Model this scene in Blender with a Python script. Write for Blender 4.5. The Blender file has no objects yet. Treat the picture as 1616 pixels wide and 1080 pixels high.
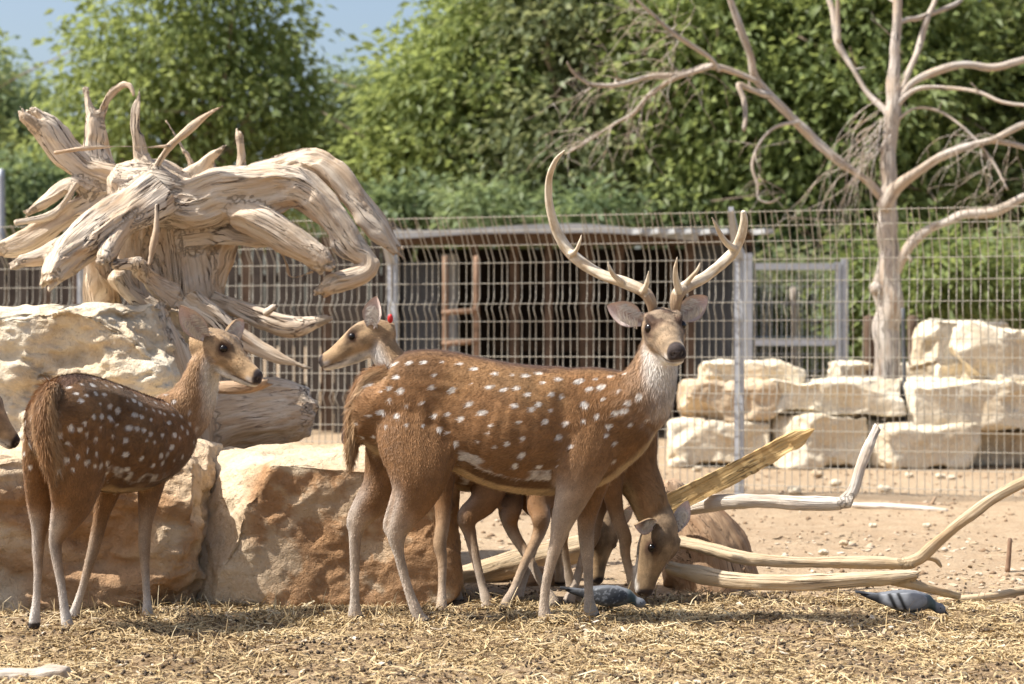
import bpy, math, random
import numpy as np
from mathutils import Vector, Matrix, kdtree
from mathutils.bvhtree import BVHTree

random.seed(7)
RNG = np.random.default_rng(7)
scene = bpy.context.scene
COL = scene.collection

# ------------------------------------------------------------------ camera
CAMZ = 1.0
FPX = 3142.0                 # focal length in pixels of the 1616 px wide photograph (70 mm)
cam_data = bpy.data.cameras.new("camera")
cam_data.sensor_width = 36.0
cam_data.lens = 70.0
cam_data.clip_start = 0.05
cam_data.clip_end = 2000.0
cam_data.dof.use_dof = True
cam_data.dof.focus_distance = 7.0
cam_data.dof.aperture_fstop = 3.6
cam = bpy.data.objects.new("camera", cam_data)
cam.location = (0, 0, CAMZ)
cam.rotation_euler = (math.radians(90), 0, 0)
COL.objects.link(cam)
scene.camera = cam

# ------------------------------------------------------------------ sky, sun, exposure
SUN_TO = Vector((-0.57, -0.07, 0.82)).normalized()      # direction towards the sun
world = bpy.data.worlds.new("World")
scene.world = world
world.use_nodes = True
wn = world.node_tree
wn.nodes.clear()
w_out = wn.nodes.new("ShaderNodeOutputWorld")
w_bg = wn.nodes.new("ShaderNodeBackground")
w_sky = wn.nodes.new("ShaderNodeTexSky")
w_sky.sky_type = 'NISHITA'
w_sky.sun_disc = False
w_sky.sun_elevation = math.asin(SUN_TO.z)
w_sky.sun_rotation = math.atan2(SUN_TO.x, SUN_TO.y)
w_sky.air_density = 1.0
w_sky.dust_density = 3.5
w_sky.ozone_density = 1.0
w_bg.inputs["Strength"].default_value = 0.115
wn.links.new(w_sky.outputs[0], w_bg.inputs["Color"])
wn.links.new(w_bg.outputs[0], w_out.inputs["Surface"])

sun_data = bpy.data.lights.new("sun", 'SUN')
sun_data.energy = 5.0
sun_data.angle = math.radians(0.55)
sun_data.color = (1.0, 0.96, 0.90)
sun = bpy.data.objects.new("sun", sun_data)
sun.rotation_euler = SUN_TO.to_track_quat('Z', 'Y').to_euler()
sun.location = SUN_TO * 30
COL.objects.link(sun)

scene.view_settings.view_transform = 'Standard'
scene.view_settings.look = 'None'
scene.view_settings.exposure = 0.70
scene.view_settings.gamma = 1.0
scene.cycles.max_bounces = 6
scene.cycles.diffuse_bounces = 3
scene.cycles.transmission_bounces = 3
scene.cycles.glossy_bounces = 2

# ------------------------------------------------------------------ helpers
def P(px, py, d):
    """point at depth d seen at pixel (px, py) of the photograph"""
    return np.array([(px - 808.0) / FPX * d, d, CAMZ - (py - 540.0) / FPX * d])

def gd(py):
    """depth of flat ground seen at pixel row py"""
    return FPX * CAMZ / (py - 540.0)

def nrm(v):
    v = np.asarray(v, float)
    n = np.linalg.norm(v, axis=-1, keepdims=True)
    return v / np.maximum(n, 1e-9)

def _hash(i, j, k, seed):
    with np.errstate(over='ignore'):
        h = (i.astype(np.int64) * 374761393 + j.astype(np.int64) * 668265263 + k.astype(np.int64) * 2147483647 + seed * 1274126177) & 0x7fffffff
        h = ((h ^ (h >> 13)) * 1274126177) & 0x7fffffff
        h = (h ^ (h >> 16)) & 0xffffff
    return h / float(0xffffff)

def vnoise(p, seed=0):
    p = np.asarray(p, float)
    f = np.floor(p)
    t = p - f
    t = t * t * (3 - 2 * t)
    i, j, k = (f[:, a].astype(np.int64) for a in range(3))
    r = 0
    for a in (0, 1):
        wx = t[:, 0] if a else 1 - t[:, 0]
        for b in (0, 1):
            wy = t[:, 1] if b else 1 - t[:, 1]
            for c in (0, 1):
                wz = t[:, 2] if c else 1 - t[:, 2]
                r = r + wx * wy * wz * _hash(i + a, j + b, k + c, seed)
    return r * 2 - 1

def fbm(p, freq, octv=4, seed=0, gain=0.5):
    p = np.asarray(p, float)
    r = 0; a = 1.0
    for o in range(octv):
        p = p @ ROT3
        r = r + a * vnoise(p * freq + 17.3 * o, seed + o * 31)
        freq = freq * 2.03
        a *= gain
    return r

ROT3 = np.array(Matrix.Rotation(0.83, 3, Vector((.5, .7, .31)).normalized()))

def smoothstep(a, b, x):
    t = np.clip((x - a) / (b - a), 0, 1)
    return t * t * (3 - 2 * t)

def mesh_np(name, V, Fs, attrs=None, smooth=True):
    """Fs: list of index arrays (n,3) / (n,4)"""
    V = np.asarray(V, np.float32)
    if not isinstance(Fs, (list, tuple)):
        Fs = [Fs]
    Fs = [np.asarray(f, np.int32) for f in Fs if len(f)]
    me = bpy.data.meshes.new(name)
    me.vertices.add(len(V))
    me.vertices.foreach_set("co", V.ravel())
    loops = np.concatenate([f.ravel() for f in Fs])
    sizes = np.concatenate([np.full(len(f), f.shape[1], np.int32) for f in Fs])
    starts = np.concatenate([[0], np.cumsum(sizes)[:-1]]).astype(np.int32)
    me.loops.add(len(loops))
    me.loops.foreach_set("vertex_index", loops)
    me.polygons.add(len(sizes))
    me.polygons.foreach_set("loop_start", starts)
    me.polygons.foreach_set("use_smooth", np.full(len(sizes), bool(smooth)))
    me.update(calc_edges=True)
    for k, a in (attrs or {}).items():
        a = np.asarray(a, np.float32)
        if a.ndim == 1:
            at = me.attributes.new(k, 'FLOAT', 'POINT'); at.data.foreach_set("value", a)
        elif a.shape[1] == 4:
            at = me.attributes.new(k, 'FLOAT_COLOR', 'POINT'); at.data.foreach_set("color", a.ravel())
        else:
            at = me.attributes.new(k, 'FLOAT_VECTOR', 'POINT'); at.data.foreach_set("vector", a.ravel())
    return me

def link(name, me, mat=None, parent=None):
    o = bpy.data.objects.new(name, me)
    COL.objects.link(o)
    if mat is not None and me is not None and not me.materials:
        me.materials.append(mat)
    if parent is not None:
        o.parent = parent
        if parent.type == 'EMPTY' or True:
            o.matrix_parent_inverse = Matrix.Translation(-Vector(world_loc(parent)))
    return o

def world_loc(o):
    l = Vector(o.location)
    return l

def tag(o, label=None, cat=None, group=None, kind=None):
    if label: o["label"] = label
    if cat: o["category"] = cat
    if group: o["group"] = group
    if kind: o["kind"] = kind
    return o

def thing(name, label, cat, loc=(0, 0, 0), group=None):
    o = bpy.data.objects.new(name, None)
    o.empty_display_size = 0.1
    o.location = Vector([float(c) for c in loc])
    COL.objects.link(o)
    return tag(o, label, cat, group)

def rgba(c):
    c = np.asarray(c, float)
    return np.concatenate([c, np.ones(c.shape[:-1] + (1,))], axis=-1)

# ---- lofted chains ---------------------------------------------------------
def catmull(pts, step):
    pts = np.asarray(pts, float)
    n = len(pts)
    if n < 3:
        L = np.linalg.norm(pts[1, :3] - pts[0, :3])
        t = np.linspace(0, 1, max(2, int(L / step) + 1))[:, None]
        return pts[0] * (1 - t) + pts[1] * t
    ext = np.vstack([2 * pts[0] - pts[1], pts, 2 * pts[-1] - pts[-2]])
    out = []
    for i in range(1, n):
        p0, p1, p2, p3 = ext[i - 1], ext[i], ext[i + 1], ext[i + 2]
        L = np.linalg.norm(p2[:3] - p1[:3])
        m = max(1, int(L / step))
        for q in range(m):
            t = q / m
            out.append(0.5 * ((2 * p1) + (p2 - p0) * t + (2 * p0 - 5 * p1 + 4 * p2 - p3) * t * t + (3 * p1 - p0 - 3 * p2 + p3) * t ** 3))
    out.append(pts[-1])
    out = np.array(out)
    out[:, 3:] = np.maximum(out[:, 3:], pts[:, 3:].min() * 0.8)
    return out

class Loft:
    def __init__(self):
        self.V = []; self.Q = []; self.T = []
        self.cid = []; self.s = []; self.top = []; self.side = []; self.tan = []; self.grain = []; self.frm = []
        self.n = 0
        self.kinds = []

    def add(self, pts, S0=(0, -1, 0), S1=None, n=16, step=0.02, kind='x', wob=None, jag=0.0, jag0=0.0, seed=0, twist=0.0, sr=(0, 1)):
        """pts rows: x y z w h ; S0/S1 lateral axes at start / end"""
        pts = np.asarray(pts, float)
        if pts.shape[1] == 4:
            pts = np.hstack([pts, pts[:, 3:4]])
        R = catmull(pts, step)
        m = len(R)
        C = R[:, :3]
        T = nrm(np.gradient(C, axis=0))
        seg = np.linalg.norm(np.diff(C, axis=0), axis=1)
        al = np.concatenate([[0], np.cumsum(seg)])
        s = al / max(al[-1], 1e-9)
        S0 = np.asarray(S0, float); S1 = S0 if S1 is None else np.asarray(S1, float)
        S = S0 * (1 - s[:, None]) + S1 * s[:, None]
        S = S - (S * T).sum(1, keepdims=True) * T
        bad = np.linalg.norm(S, axis=1) < 1e-3
        if bad.any():
            S[bad] = np.cross(T[bad], (0.3, 0.5, 0.8))
        S = nrm(S)
        U = np.cross(S, T)
        ci = len(self.kinds); self.kinds.append(kind)
        ang = np.linspace(0, 2 * np.pi, n, endpoint=False)
        ca, sa = np.cos(ang), np.sin(ang)
        mul = np.ones((m, n))
        if wob:
            # fluting along the length: noise that changes quickly around, slowly along
            amp, fa, fl = wob
            tw = twist * al
            q = np.stack([np.cos(ang[None] + tw[:, None]) * fa, np.sin(ang[None] + tw[:, None]) * fa, np.repeat(al[:, None] * fl, n, 1)], -1).reshape(-1, 3)
            mul = 1 + amp * fbm(q + seed * 7.7, 1.0, 3, seed).reshape(m, n)
        ring = C[:, None] + (S[:, None] * (R[:, 3:4] * ca[None])[..., None] + U[:, None] * (R[:, 4:5] * sa[None])[..., None]) * mul[..., None]
        if jag:
            rj = np.random.default_rng(seed + 5)
            ring[-1] += T[-1] * (rj.uniform(-1, 1, n) * jag)[:, None]
            ring[-2] += T[-1] * (rj.uniform(-.3, .3, n) * jag)[:, None]
        if jag0:
            rj = np.random.default_rng(seed + 6)
            ring[0] -= T[0] * (rj.uniform(-1, 1, n) * jag0)[:, None]
        b = self.n
        V = ring.reshape(-1, 3)
        self.V.append(V)
        ii = np.arange(m - 1)[:, None] * n + np.arange(n)[None]
        jj = np.arange(m - 1)[:, None] * n + (np.arange(n)[None] + 1) % n
        self.Q.append((np.stack([ii, jj, jj + n, ii + n], -1).reshape(-1, 4)) + b)
        c0 = b + m * n; c1 = c0 + 1
        e0 = C[0] - T[0] * min(R[0, 3], R[0, 4]) * 0.35
        e1 = C[-1] + T[-1] * (min(R[-1, 3], R[-1, 4]) * 0.35 - jag * 0.6)
        self.V.append(np.array([e0, e1]))
        k = np.arange(n)
        self.T.append(np.stack([np.full(n, c0), b + (k + 1) % n, b + k], -1))
        l = b + (m - 1) * n
        self.T.append(np.stack([np.full(n, c1), l + k, l + (k + 1) % n], -1))
        N = m * n + 2
        self.cid.append(np.full(N, ci))
        self.s.append(sr[0] + (sr[1] - sr[0]) * np.concatenate([np.repeat(s, n), [0, 1]]))
        self.top.append(np.concatenate([np.tile(sa, m), [0, 0]]))
        self.side.append(np.concatenate([np.tile(ca, m), [0, 0]]))
        self.tan.append(np.vstack([np.repeat(T, n, 0), T[:1], T[-1:]]))
        g = np.stack([R[:, 3:4] * ca[None], R[:, 4:5] * sa[None], np.repeat(al[:, None], n, 1) + ci * 3.7], -1).reshape(-1, 3)
        self.grain.append(np.vstack([g, [[0, 0, ci * 3.7]], [[0, 0, ci * 3.7 + al[-1]]]]))
        fr = np.concatenate([C, T, S, U, (al + ci * 3.7)[:, None]], 1)
        self.frm.append(np.vstack([np.repeat(fr, n, 0), fr[:1], fr[-1:]]))
        self.n += N
        return ci

    def grain_at(self, V, idx):
        f = np.vstack(self.frm)[idx]
        d = V - f[:, :3]
        return np.stack([(d * f[:, 6:9]).sum(1), (d * f[:, 9:12]).sum(1), (d * f[:, 3:6]).sum(1) + f[:, 12]], -1)

    def arrays(self):
        return np.vstack(self.V), [np.vstack(self.Q), np.vstack(self.T)]

    def meta(self):
        return dict(cid=np.concatenate(self.cid), s=np.concatenate(self.s), top=np.concatenate(self.top),
                    side=np.concatenate(self.side), tan=np.vstack(self.tan), grain=np.vstack(self.grain))

def remesh(V, Fs, voxel):
    me = mesh_np("tmp", V, Fs)
    o = bpy.data.objects.new("tmp", me)
    COL.objects.link(o)
    m = o.modifiers.new("r", 'REMESH')
    m.mode = 'VOXEL'; m.voxel_size = voxel; m.adaptivity = 0.0
    dg = bpy.context.evaluated_depsgraph_get()
    ev = o.evaluated_get(dg).to_mesh()
    n = len(ev.vertices)
    co = np.empty(n * 3, np.float32); ev.vertices.foreach_get("co", co)
    ls = np.empty(len(ev.loops), np.int32); ev.loops.foreach_get("vertex_index", ls)
    co = co.reshape(-1, 3).astype(float); q = ls.reshape(-1, 4)
    o.evaluated_get(dg).to_mesh_clear()
    bpy.data.objects.remove(o); bpy.data.meshes.remove(me)
    return co, q

def edges_of(Q):
    k = Q.shape[1]
    return np.vstack([Q[:, [i, (i + 1) % k]] for i in range(k)])

def laplace(A, Q, it=2, lam=0.5):
    """smooth a per-vertex array over the mesh"""
    E = edges_of(Q)
    n = len(A)
    deg = np.bincount(E.ravel(), minlength=n).astype(float)
    A = np.asarray(A, float)
    sh = A.shape
    A = A.reshape(n, -1)
    for _ in range(it):
        B = np.empty_like(A)
        for c in range(A.shape[1]):
            B[:, c] = np.bincount(E[:, 0], A[E[:, 1], c], n) + np.bincount(E[:, 1], A[E[:, 0], c], n)
        B /= np.maximum(deg, 1)[:, None]
        A = A + lam * (B - A)
    return A.reshape(sh)

def taubin(V, Q, it=3):
    for _ in range(it):
        V = laplace(V, Q, 1, 0.55)
        V = laplace(V, Q, 1, -0.57)
    return V

def vnormals(V, Q):
    if Q.shape[1] == 4:
        n = np.cross(V[Q[:, 2]] - V[Q[:, 0]], V[Q[:, 3]] - V[Q[:, 1]])
    else:
        n = np.cross(V[Q[:, 1]] - V[Q[:, 0]], V[Q[:, 2]] - V[Q[:, 0]])
    out = np.zeros_like(V)
    for c in range(Q.shape[1]):
        for a in range(3):
            out[:, a] += np.bincount(Q[:, c], n[:, a], len(V))
    return nrm(out)

def nearest(src, dst):
    kd = kdtree.KDTree(len(src))
    for i, p in enumerate(src.tolist()):
        kd.insert(p, i)
    kd.balance()
    f = kd.find
    return np.array([f(p)[1] for p in dst.tolist()], np.int64)

def grid_sphere(n=10, m=16):
    V = [(0, 0, 1)]; Q = []; T = []
    for i in range(1, n):
        a = math.pi * i / n
        for j in range(m):
            b = 2 * math.pi * j / m
            V.append((math.sin(a) * math.cos(b), math.sin(a) * math.sin(b), math.cos(a)))
    V.append((0, 0, -1))
    for j in range(m):
        T.append((0, 1 + j, 1 + (j + 1) % m))
        l = 1 + (n - 2) * m
        T.append((len(V) - 1, l + (j + 1) % m, l + j))
    for i in range(n - 2):
        for j in range(m):
            a = 1 + i * m + j; b = 1 + i * m + (j + 1) % m
            Q.append((a, a + m, b + m, b))
    return np.array(V, float), [np.array(Q), np.array(T)]

def box(c, sz, rot=None):
    c = np.asarray(c, float); s = np.asarray(sz, float) / 2
    V = np.array([(x, y, z) for x in (-1, 1) for y in (-1, 1) for z in (-1, 1)], float) * s
    if rot is not None:
        V = V @ np.array(rot).T
    F = np.array([(0, 1, 3, 2), (4, 6, 7, 5), (0, 4, 5, 1), (2, 3, 7, 6), (0, 2, 6, 4), (1, 5, 7, 3)])
    return V + c, F

def join_parts(parts):
    Vs = []; Q = []; T = []; b = 0
    for V, Fs in parts:
        if not isinstance(Fs, (list, tuple)): Fs = [Fs]
        for f in Fs:
            if len(f) == 0: continue
            (Q if f.shape[1] == 4 else T).append(f + b)
        Vs.append(V); b += len(V)
    out = []
    if Q: out.append(np.vstack(Q))
    if T: out.append(np.vstack(T))
    return np.vstack(Vs), out

def rotz(a):
    c, s = math.cos(a), math.sin(a)
    return np.array([[c, -s, 0], [s, c, 0], [0, 0, 1]])

# ---- materials -------------------------------------------------------------
class NT:
    def __init__(self, name):
        self.m = bpy.data.materials.new(name)
        self.m.use_nodes = True
        self.t = self.m.node_tree
        self.b = self.t.nodes["Principled BSDF"]
        self.out = self.t.nodes["Material Output"]
    def n(self, typ, **kw):
        nd = self.t.nodes.new(typ)
        for k, v in kw.items():
            if k.startswith('_'):
                setattr(nd, k[1:], v)
            else:
                key = k.replace('__', ' ')
                if isinstance(v, bpy.types.NodeSocket):
                    self.t.links.new(v, nd.inputs[key])
                else:
                    nd.inputs[key].default_value = v
        return nd
    def l(self, a, b):
        self.t.links.new(a, b)
    def coord(self, which='Object'):
        return self.n("ShaderNodeTexCoord").outputs[which]
    def attr(self, name, out='Vector'):
        return self.n("ShaderNodeAttribute", _attribute_name=name).outputs[out]
    def scale(self, vec, sc):
        return self.n("ShaderNodeMapping", Vector=vec, Scale=sc).outputs[0]
    def noise(self, vec, scale, detail=5, rough=0.55, dist=0.0, out='Fac'):
        return self.n("ShaderNodeTexNoise", Vector=vec, Scale=scale, Detail=detail, Roughness=rough, Distortion=dist).outputs[out]
    def voro(self, vec, scale, feat='F1', out='Distance'):
        return self.n("ShaderNodeTexVoronoi", _feature=feat, Vector=vec, Scale=scale).outputs[out]
    def ramp(self, fac, stops, interp='LINEAR'):
        r = self.n("ShaderNodeValToRGB", Fac=fac)
        e = r.color_ramp.elements
        r.color_ramp.interpolation = interp
        while len(e) < len(stops): e.new(0.5)
        for i, (p, c) in enumerate(stops):
            e[i].position = p
            e[i].color = (c, c, c, 1) if isinstance(c, (int, float)) else (c[0], c[1], c[2], 1)
        return r.outputs[0]
    def mix(self, fac, a, b, blend='MIX'):
        nd = self.t.nodes.new("ShaderNodeMix")
        nd.data_type = 'RGBA'; nd.blend_type = blend
        for k, v in (('Factor', fac), ('A', a), ('B', b)):
            sock = [s for s in nd.inputs if s.name == k and (s.type == 'RGBA' if k != 'Factor' else s.type == 'VALUE')][0]
            if isinstance(v, bpy.types.NodeSocket): self.t.links.new(v, sock)
            elif k == 'Factor': sock.default_value = v
            else: sock.default_value = (v[0], v[1], v[2], 1)
        return [s for s in nd.outputs if s.type == 'RGBA'][0]
    def math(self, op, a, b=0.0):
        nd = self.t.nodes.new("ShaderNodeMath"); nd.operation = op
        for i, v in enumerate((a, b)):
            if isinstance(v, bpy.types.NodeSocket): self.t.links.new(v, nd.inputs[i])
            else: nd.inputs[i].default_value = v
        return nd.outputs[0]
    def bump(self, h, strength=0.5, dist=0.01, normal=None):
        nd = self.n("ShaderNodeBump", Height=h, Strength=strength, Distance=dist)
        if normal is not None: self.l(normal, nd.inputs["Normal"])
        return nd.outputs[0]
    def done(self, color=None, rough=0.8, normal=None, spec=0.3, metal=0.0):
        b = self.b
        if isinstance(color, bpy.types.NodeSocket): self.l(color, b.inputs["Base Color"])
        elif color is not None: b.inputs["Base Color"].default_value = (*color, 1)
        if isinstance(rough, bpy.types.NodeSocket): self.l(rough, b.inputs["Roughness"])
        else: b.inputs["Roughness"].default_value = rough
        if normal is not None: self.l(normal, b.inputs["Normal"])
        b.inputs["Specular IOR Level"].default_value = spec
        b.inputs["Metallic"].default_value = metal
        return self.m

def m_stone(name, pale, warm, grey, warm_amt=0.5):
    t = NT(name)
    p = t.coord()
    big = t.noise(p, 2.2, 6, 0.6, 0.6)
    mid = t.noise(p, 9.0, 6, 0.65, 0.3)
    fine = t.noise(p, 60.0, 4, 0.7)
    c = t.mix(t.ramp(big, [(0.5 - 0.22 * warm_amt, 0), (0.72, 1)]), pale, warm)
    c = t.mix(t.ramp(mid, [(0.52, 0), (0.72, 0.75)]), c, grey)
    pit = t.voro(t.mix(0.08, p, t.noise(p, 6, 3, out='Color')), 38.0)
    c = t.mix(t.ramp(pit, [(0.0, 0.45), (0.22, 0.0)]), c, (warm[0] * .55, warm[1] * .5, warm[2] * .45))
    c = t.mix(t.ramp(fine, [(0.3, 0.0), (0.75, 0.45)]), c, (min(1, pale[0] * 1.15), min(1, pale[1] * 1.15), min(1, pale[2] * 1.12)))
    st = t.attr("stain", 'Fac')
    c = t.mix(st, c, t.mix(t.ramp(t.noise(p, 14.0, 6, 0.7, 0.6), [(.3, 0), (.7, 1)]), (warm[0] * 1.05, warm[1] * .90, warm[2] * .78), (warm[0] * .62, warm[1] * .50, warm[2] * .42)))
    n1 = t.bump(mid, 0.7, 0.03)
    n1 = t.bump(t.noise(p, 27.0, 5, 0.7, 0.4), 0.75, 0.022, n1)
    n2 = t.bump(t.ramp(pit, [(0.0, 0), (0.25, 1)]), 0.35, 0.008, n1)
    n3 = t.bump(fine, 0.8, 0.008, n2)
    n3 = t.bump(t.noise(p, 170.0, 3, 0.7), 0.5, 0.003, n3)
    return t.done(c, 0.92, n3, 0.15)

def m_wood(name, a, b, dark, crack=0.5, bmp=0.8):
    """driftwood: streaks along the 'grain' attribute"""
    t = NT(name)
    g = t.attr("grain")
    s1 = t.noise(t.scale(g, (26, 26, 1.6)), 1.0, 5, 0.6, 0.35)
    s2 = t.noise(t.scale(g, (90, 90, 4.0)), 1.0, 4, 0.6)
    big = t.noise(t.coord(), 4.0, 4, 0.6)
    c = t.mix(t.ramp(s1, [(0.30, 0), (0.68, 1)]), a, b)
    c = t.mix(t.ramp(big, [(0.42, 0.0), (0.68, 0.75)]), c, (min(.8, a[0] * 1.15), min(.8, a[1] * 1.19), min(.8, a[2] * 1.28)))
    c = t.mix(t.ramp(t.noise(t.scale(g, (9, 9, 2.2)), 1.0, 4, .6, .5), [(0.52, 0.0), (0.70, 0.8)]), c, (b[0] * .85, b[1] * .74, b[2] * .62))
    c = t.mix(t.ramp(s2, [(0.28, 0.55), (0.5, 0.0)]), c, dark)
    cr = t.noise(t.scale(g, (34, 34, 1.1)), 1.0, 3, 0.5, 0.2)
    crk = t.ramp(cr, [(0.475, 0), (0.495, 1), (0.505, 1), (0.525, 0)])
    crk = t.math('MULTIPLY', crk, t.ramp(big, [(0.45, 0), (0.6, crack)]))
    c = t.mix(crk, c, (dark[0] * .35, dark[1] * .32, dark[2] * .3))
    h = t.math('SUBTRACT', t.math('ADD', s1, t.math('MULTIPLY', s2, 0.6)), t.math('MULTIPLY', crk, 1.4))
    return t.done(c, 0.78, t.bump(h, bmp, 0.014), 0.2)

def m_plain(name, col, rough=0.7, metal=0.0, var=0.25, scale=8.0, bump=0.15, spec=0.3, bscale=60):
    t = NT(name)
    p = t.coord()
    n = t.noise(p, scale, 5, 0.6)
    c = t.mix(t.ramp(n, [(0.3, 0), (0.7, 1)]), tuple(x * (1 - var) for x in col), tuple(min(1, x * (1 + var)) for x in col))
    return t.done(c, rough, t.bump(t.noise(p, bscale, 4, 0.6), bump, 0.004), spec, metal)

MAT = {}
MAT['lime'] = m_stone("limestone", (0.72, 0.63, 0.48), (0.50, 0.34, 0.18), (0.46, 0.39, 0.30), 0.3)
MAT['lime_warm'] = m_stone("limestone_ochre", (0.66, 0.53, 0.37), (0.44, 0.285, 0.155), (0.40, 0.31, 0.215), 0.45)
MAT['lime_pale'] = m_stone("limestone_pale", (0.78, 0.70, 0.55), (0.58, 0.43, 0.25), (0.54, 0.47, 0.37), 0.45)
MAT['drift'] = m_wood("driftwood", (0.66, 0.565, 0.435), (0.52, 0.38, 0.25), (0.16, 0.09, 0.05), 1.0)
MAT['drift_pale'] = m_wood("bleached_branch", (0.68, 0.61, 0.51), (0.52, 0.43, 0.33), (0.27, 0.20, 0.14), 0.5)
MAT['log_tan'] = m_wood("tan_branch", (0.60, 0.48, 0.32), (0.46, 0.33, 0.19), (0.26, 0.16, 0.08), 0.7)
MAT['split'] = m_wood("split_wood", (0.74, 0.52, 0.24), (0.58, 0.35, 0.13), (0.20, 0.10, 0.035), 0.9)
MAT['dark_log'] = m_wood("weathered_log", (0.42, 0.29, 0.18), (0.28, 0.175, 0.10), (0.11, 0.065, 0.04), 1.0, 0.4)
MAT['dead_bark'] = m_wood("dead_bark", (0.54, 0.49, 0.42), (0.42, 0.31, 0.215), (0.20, 0.16, 0.125), 0.9)
MAT['galv'] = m_plain("galvanised_steel", (0.42, 0.44, 0.47), 0.5, 0.3, 0.12, 20, 0.05, 0.4)
MAT['wire'] = m_plain("fence_wire", (0.43, 0.395, 0.325), 0.6, 0.1, 0.12, 20, 0.0, 0.4)
MAT['rust'] = m_plain("rusty_pipe", (0.24, 0.15, 0.095), 0.8, 0.0, 0.35, 14, 0.2)
MAT['tin'] = m_plain("grey_sheet_metal", (0.10, 0.105, 0.11), 0.65, 0.1, 0.25, 3, 0.05)
MAT['tin_pale'] = m_plain("pale_sheet_metal", (0.40, 0.41, 0.41), 0.55, 0.1, 0.2, 3, 0.05)
MAT['shed_wood'] = m_plain("brown_timber", (0.105, 0.068, 0.045), 0.85, 0, 0.35, 9, 0.3)
MAT['shed_dark'] = m_plain("dark_board", (0.065, 0.052, 0.043), 0.9, 0, 0.3, 5, 0.2)
MAT['roof_old'] = m_plain("old_roof_sheet", (0.42, 0.38, 0.33), 0.8, 0, 0.3, 5, 0.2)

# ------------------------------------------------------------------ ground
def gh(x, y):
    """height of the ground (numpy)"""
    x = np.asarray(x, float); y = np.asarray(y, float)
    p = np.stack([x, y, np.zeros_like(x)], -1)
    near = 1 - smoothstep(9, 16, y)
    h = 0.012 * fbm(p, 1.6, 3, 3) + near * 0.007 * fbm(p, 9.0, 3, 5)
    hay = 1 - smoothstep(7.55, 8.4, y + 0.25 * vnoise(p * 1.7, 4))
    h = h + hay * (0.012 + 0.012 * fbm(p, 4.5, 3, 8))
    return h - 0.012

def m_ground():
    t = NT("dry_sandy_soil")
    p = t.coord()
    big = t.noise(p, 0.55, 5, 0.6, 0.5)
    mid = t.noise(p, 6.0, 6, 0.65)
    fine = t.noise(p, 70.0, 5, 0.7)
    c = t.mix(t.ramp(big, [(0.35, 0), (0.68, 1)]), (0.42, 0.315, 0.205), (0.34, 0.245, 0.155))
    c = t.mix(t.ramp(mid, [(0.40, 0), (0.75, 0.8)]), c, (0.50, 0.395, 0.27))
    c = t.mix(t.ramp(fine, [(0.40, 0.55), (0.55, 0.0)]), c, (0.21, 0.135, 0.075))
    peb = t.voro(p, 55.0)
    c = t.mix(t.ramp(peb, [(0.0, 0.6), (0.16, 0.0)]), c, (0.58, 0.47, 0.34))
    spk = t.voro(t.scale(p, (1.13, 0.9, 1)), 31.0)
    c = t.mix(t.ramp(spk, [(0.0, 0.75), (0.13, 0.0)]), c, (0.14, 0.085, 0.05))
    hay = t.attr("litter", 'Fac')
    c = t.mix(hay, c, t.mix(t.ramp(fine, [(.35, 0), (.65, 1)]), (0.15, 0.10, 0.06), (0.31, 0.22, 0.125)))
    n = t.bump(mid, 0.8, 0.03)
    n = t.bump(fine, 0.8, 0.012, n)
    n = t.bump(t.ramp(peb, [(0.0, 1), (0.2, 0)]), 0.5, 0.01, n)
    return t.done(c, 0.95, n, 0.1)
MAT['ground'] = m_ground()

def build_ground():
    ys = np.concatenate([np.linspace(-30, 3.5, 8), np.arange(3.6, 10.5, 0.028), np.arange(10.5, 20, 0.12), np.geomspace(20, 400, 30)])
    xs = np.concatenate([-np.geomspace(300, 3.2, 26), np.arange(-3.1, 3.1, 0.028), np.geomspace(3.2, 300, 26)])
    X, Y = np.meshgrid(xs, ys)
    Z = gh(X.ravel(), Y.ravel())
    V = np.stack([X.ravel(), Y.ravel(), Z], -1)
    nx = len(xs)
    i = np.arange(len(ys) - 1)[:, None] * nx + np.arange(nx - 1)[None]
    Q = np.stack([i, i + 1, i + nx + 1, i + nx], -1).reshape(-1, 4)
    hay = (1 - smoothstep(7.55, 8.1, V[:, 1] + .3 * fbm(V * [1, 1, 0], 1.7, 3, 4))) * np.clip(.8 + .3 * fbm(V * [1, 1, 0], 5, 3, 6), 0, 1) * (np.abs(V[:, 0]) < 40)
    o = link("ground", mesh_np("ground", V, Q, {"litter": hay}), MAT['ground'])
    tag(o, "dry sandy soil of the enclosure strewn with straw", "ground", kind="structure")
build_ground()

# ------------------------------------------------------------------ background trees
def m_leaf(name, dark, light, yellow):
    t = NT(name)
    v = t.attr("tone", 'Fac')
    c = t.ramp(v, [(0.0, dark), (0.55, light), (1.0, yellow)])
    t.done(c, 0.5, None, 0.35)
    tr = t.n("ShaderNodeBsdfTranslucent")
    t.l(t.mix(0.5, c, (yellow[0] * 1.1, yellow[1] * 1.1, yellow[2] * 0.8)), tr.inputs["Color"])
    mx = t.n("ShaderNodeMixShader", Fac=0.5)
    t.l(t.b.outputs[0], mx.inputs[1]); t.l(tr.outputs[0], mx.inputs[2])
    t.l(mx.outputs[0], t.out.inputs["Surface"])
    return t.m
MAT['leaf'] = m_leaf("broad_leaf", (0.11, 0.155, 0.052), (0.25, 0.315, 0.115), (0.43, 0.47, 0.185))
MAT['leaf_grey'] = m_leaf("grey_green_leaf", (0.11, 0.145, 0.068), (0.265, 0.31, 0.16), (0.46, 0.46, 0.26))
MAT['leaf_far'] = m_leaf("far_leaf", (0.09, 0.14, 0.07), (0.19, 0.255, 0.13), (0.29, 0.34, 0.165))
MAT['bark'] = m_plain("tree_bark", (0.30, 0.235, 0.175), 0.9, 0, 0.35, 12, 0.6, 0.1, 30)

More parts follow.
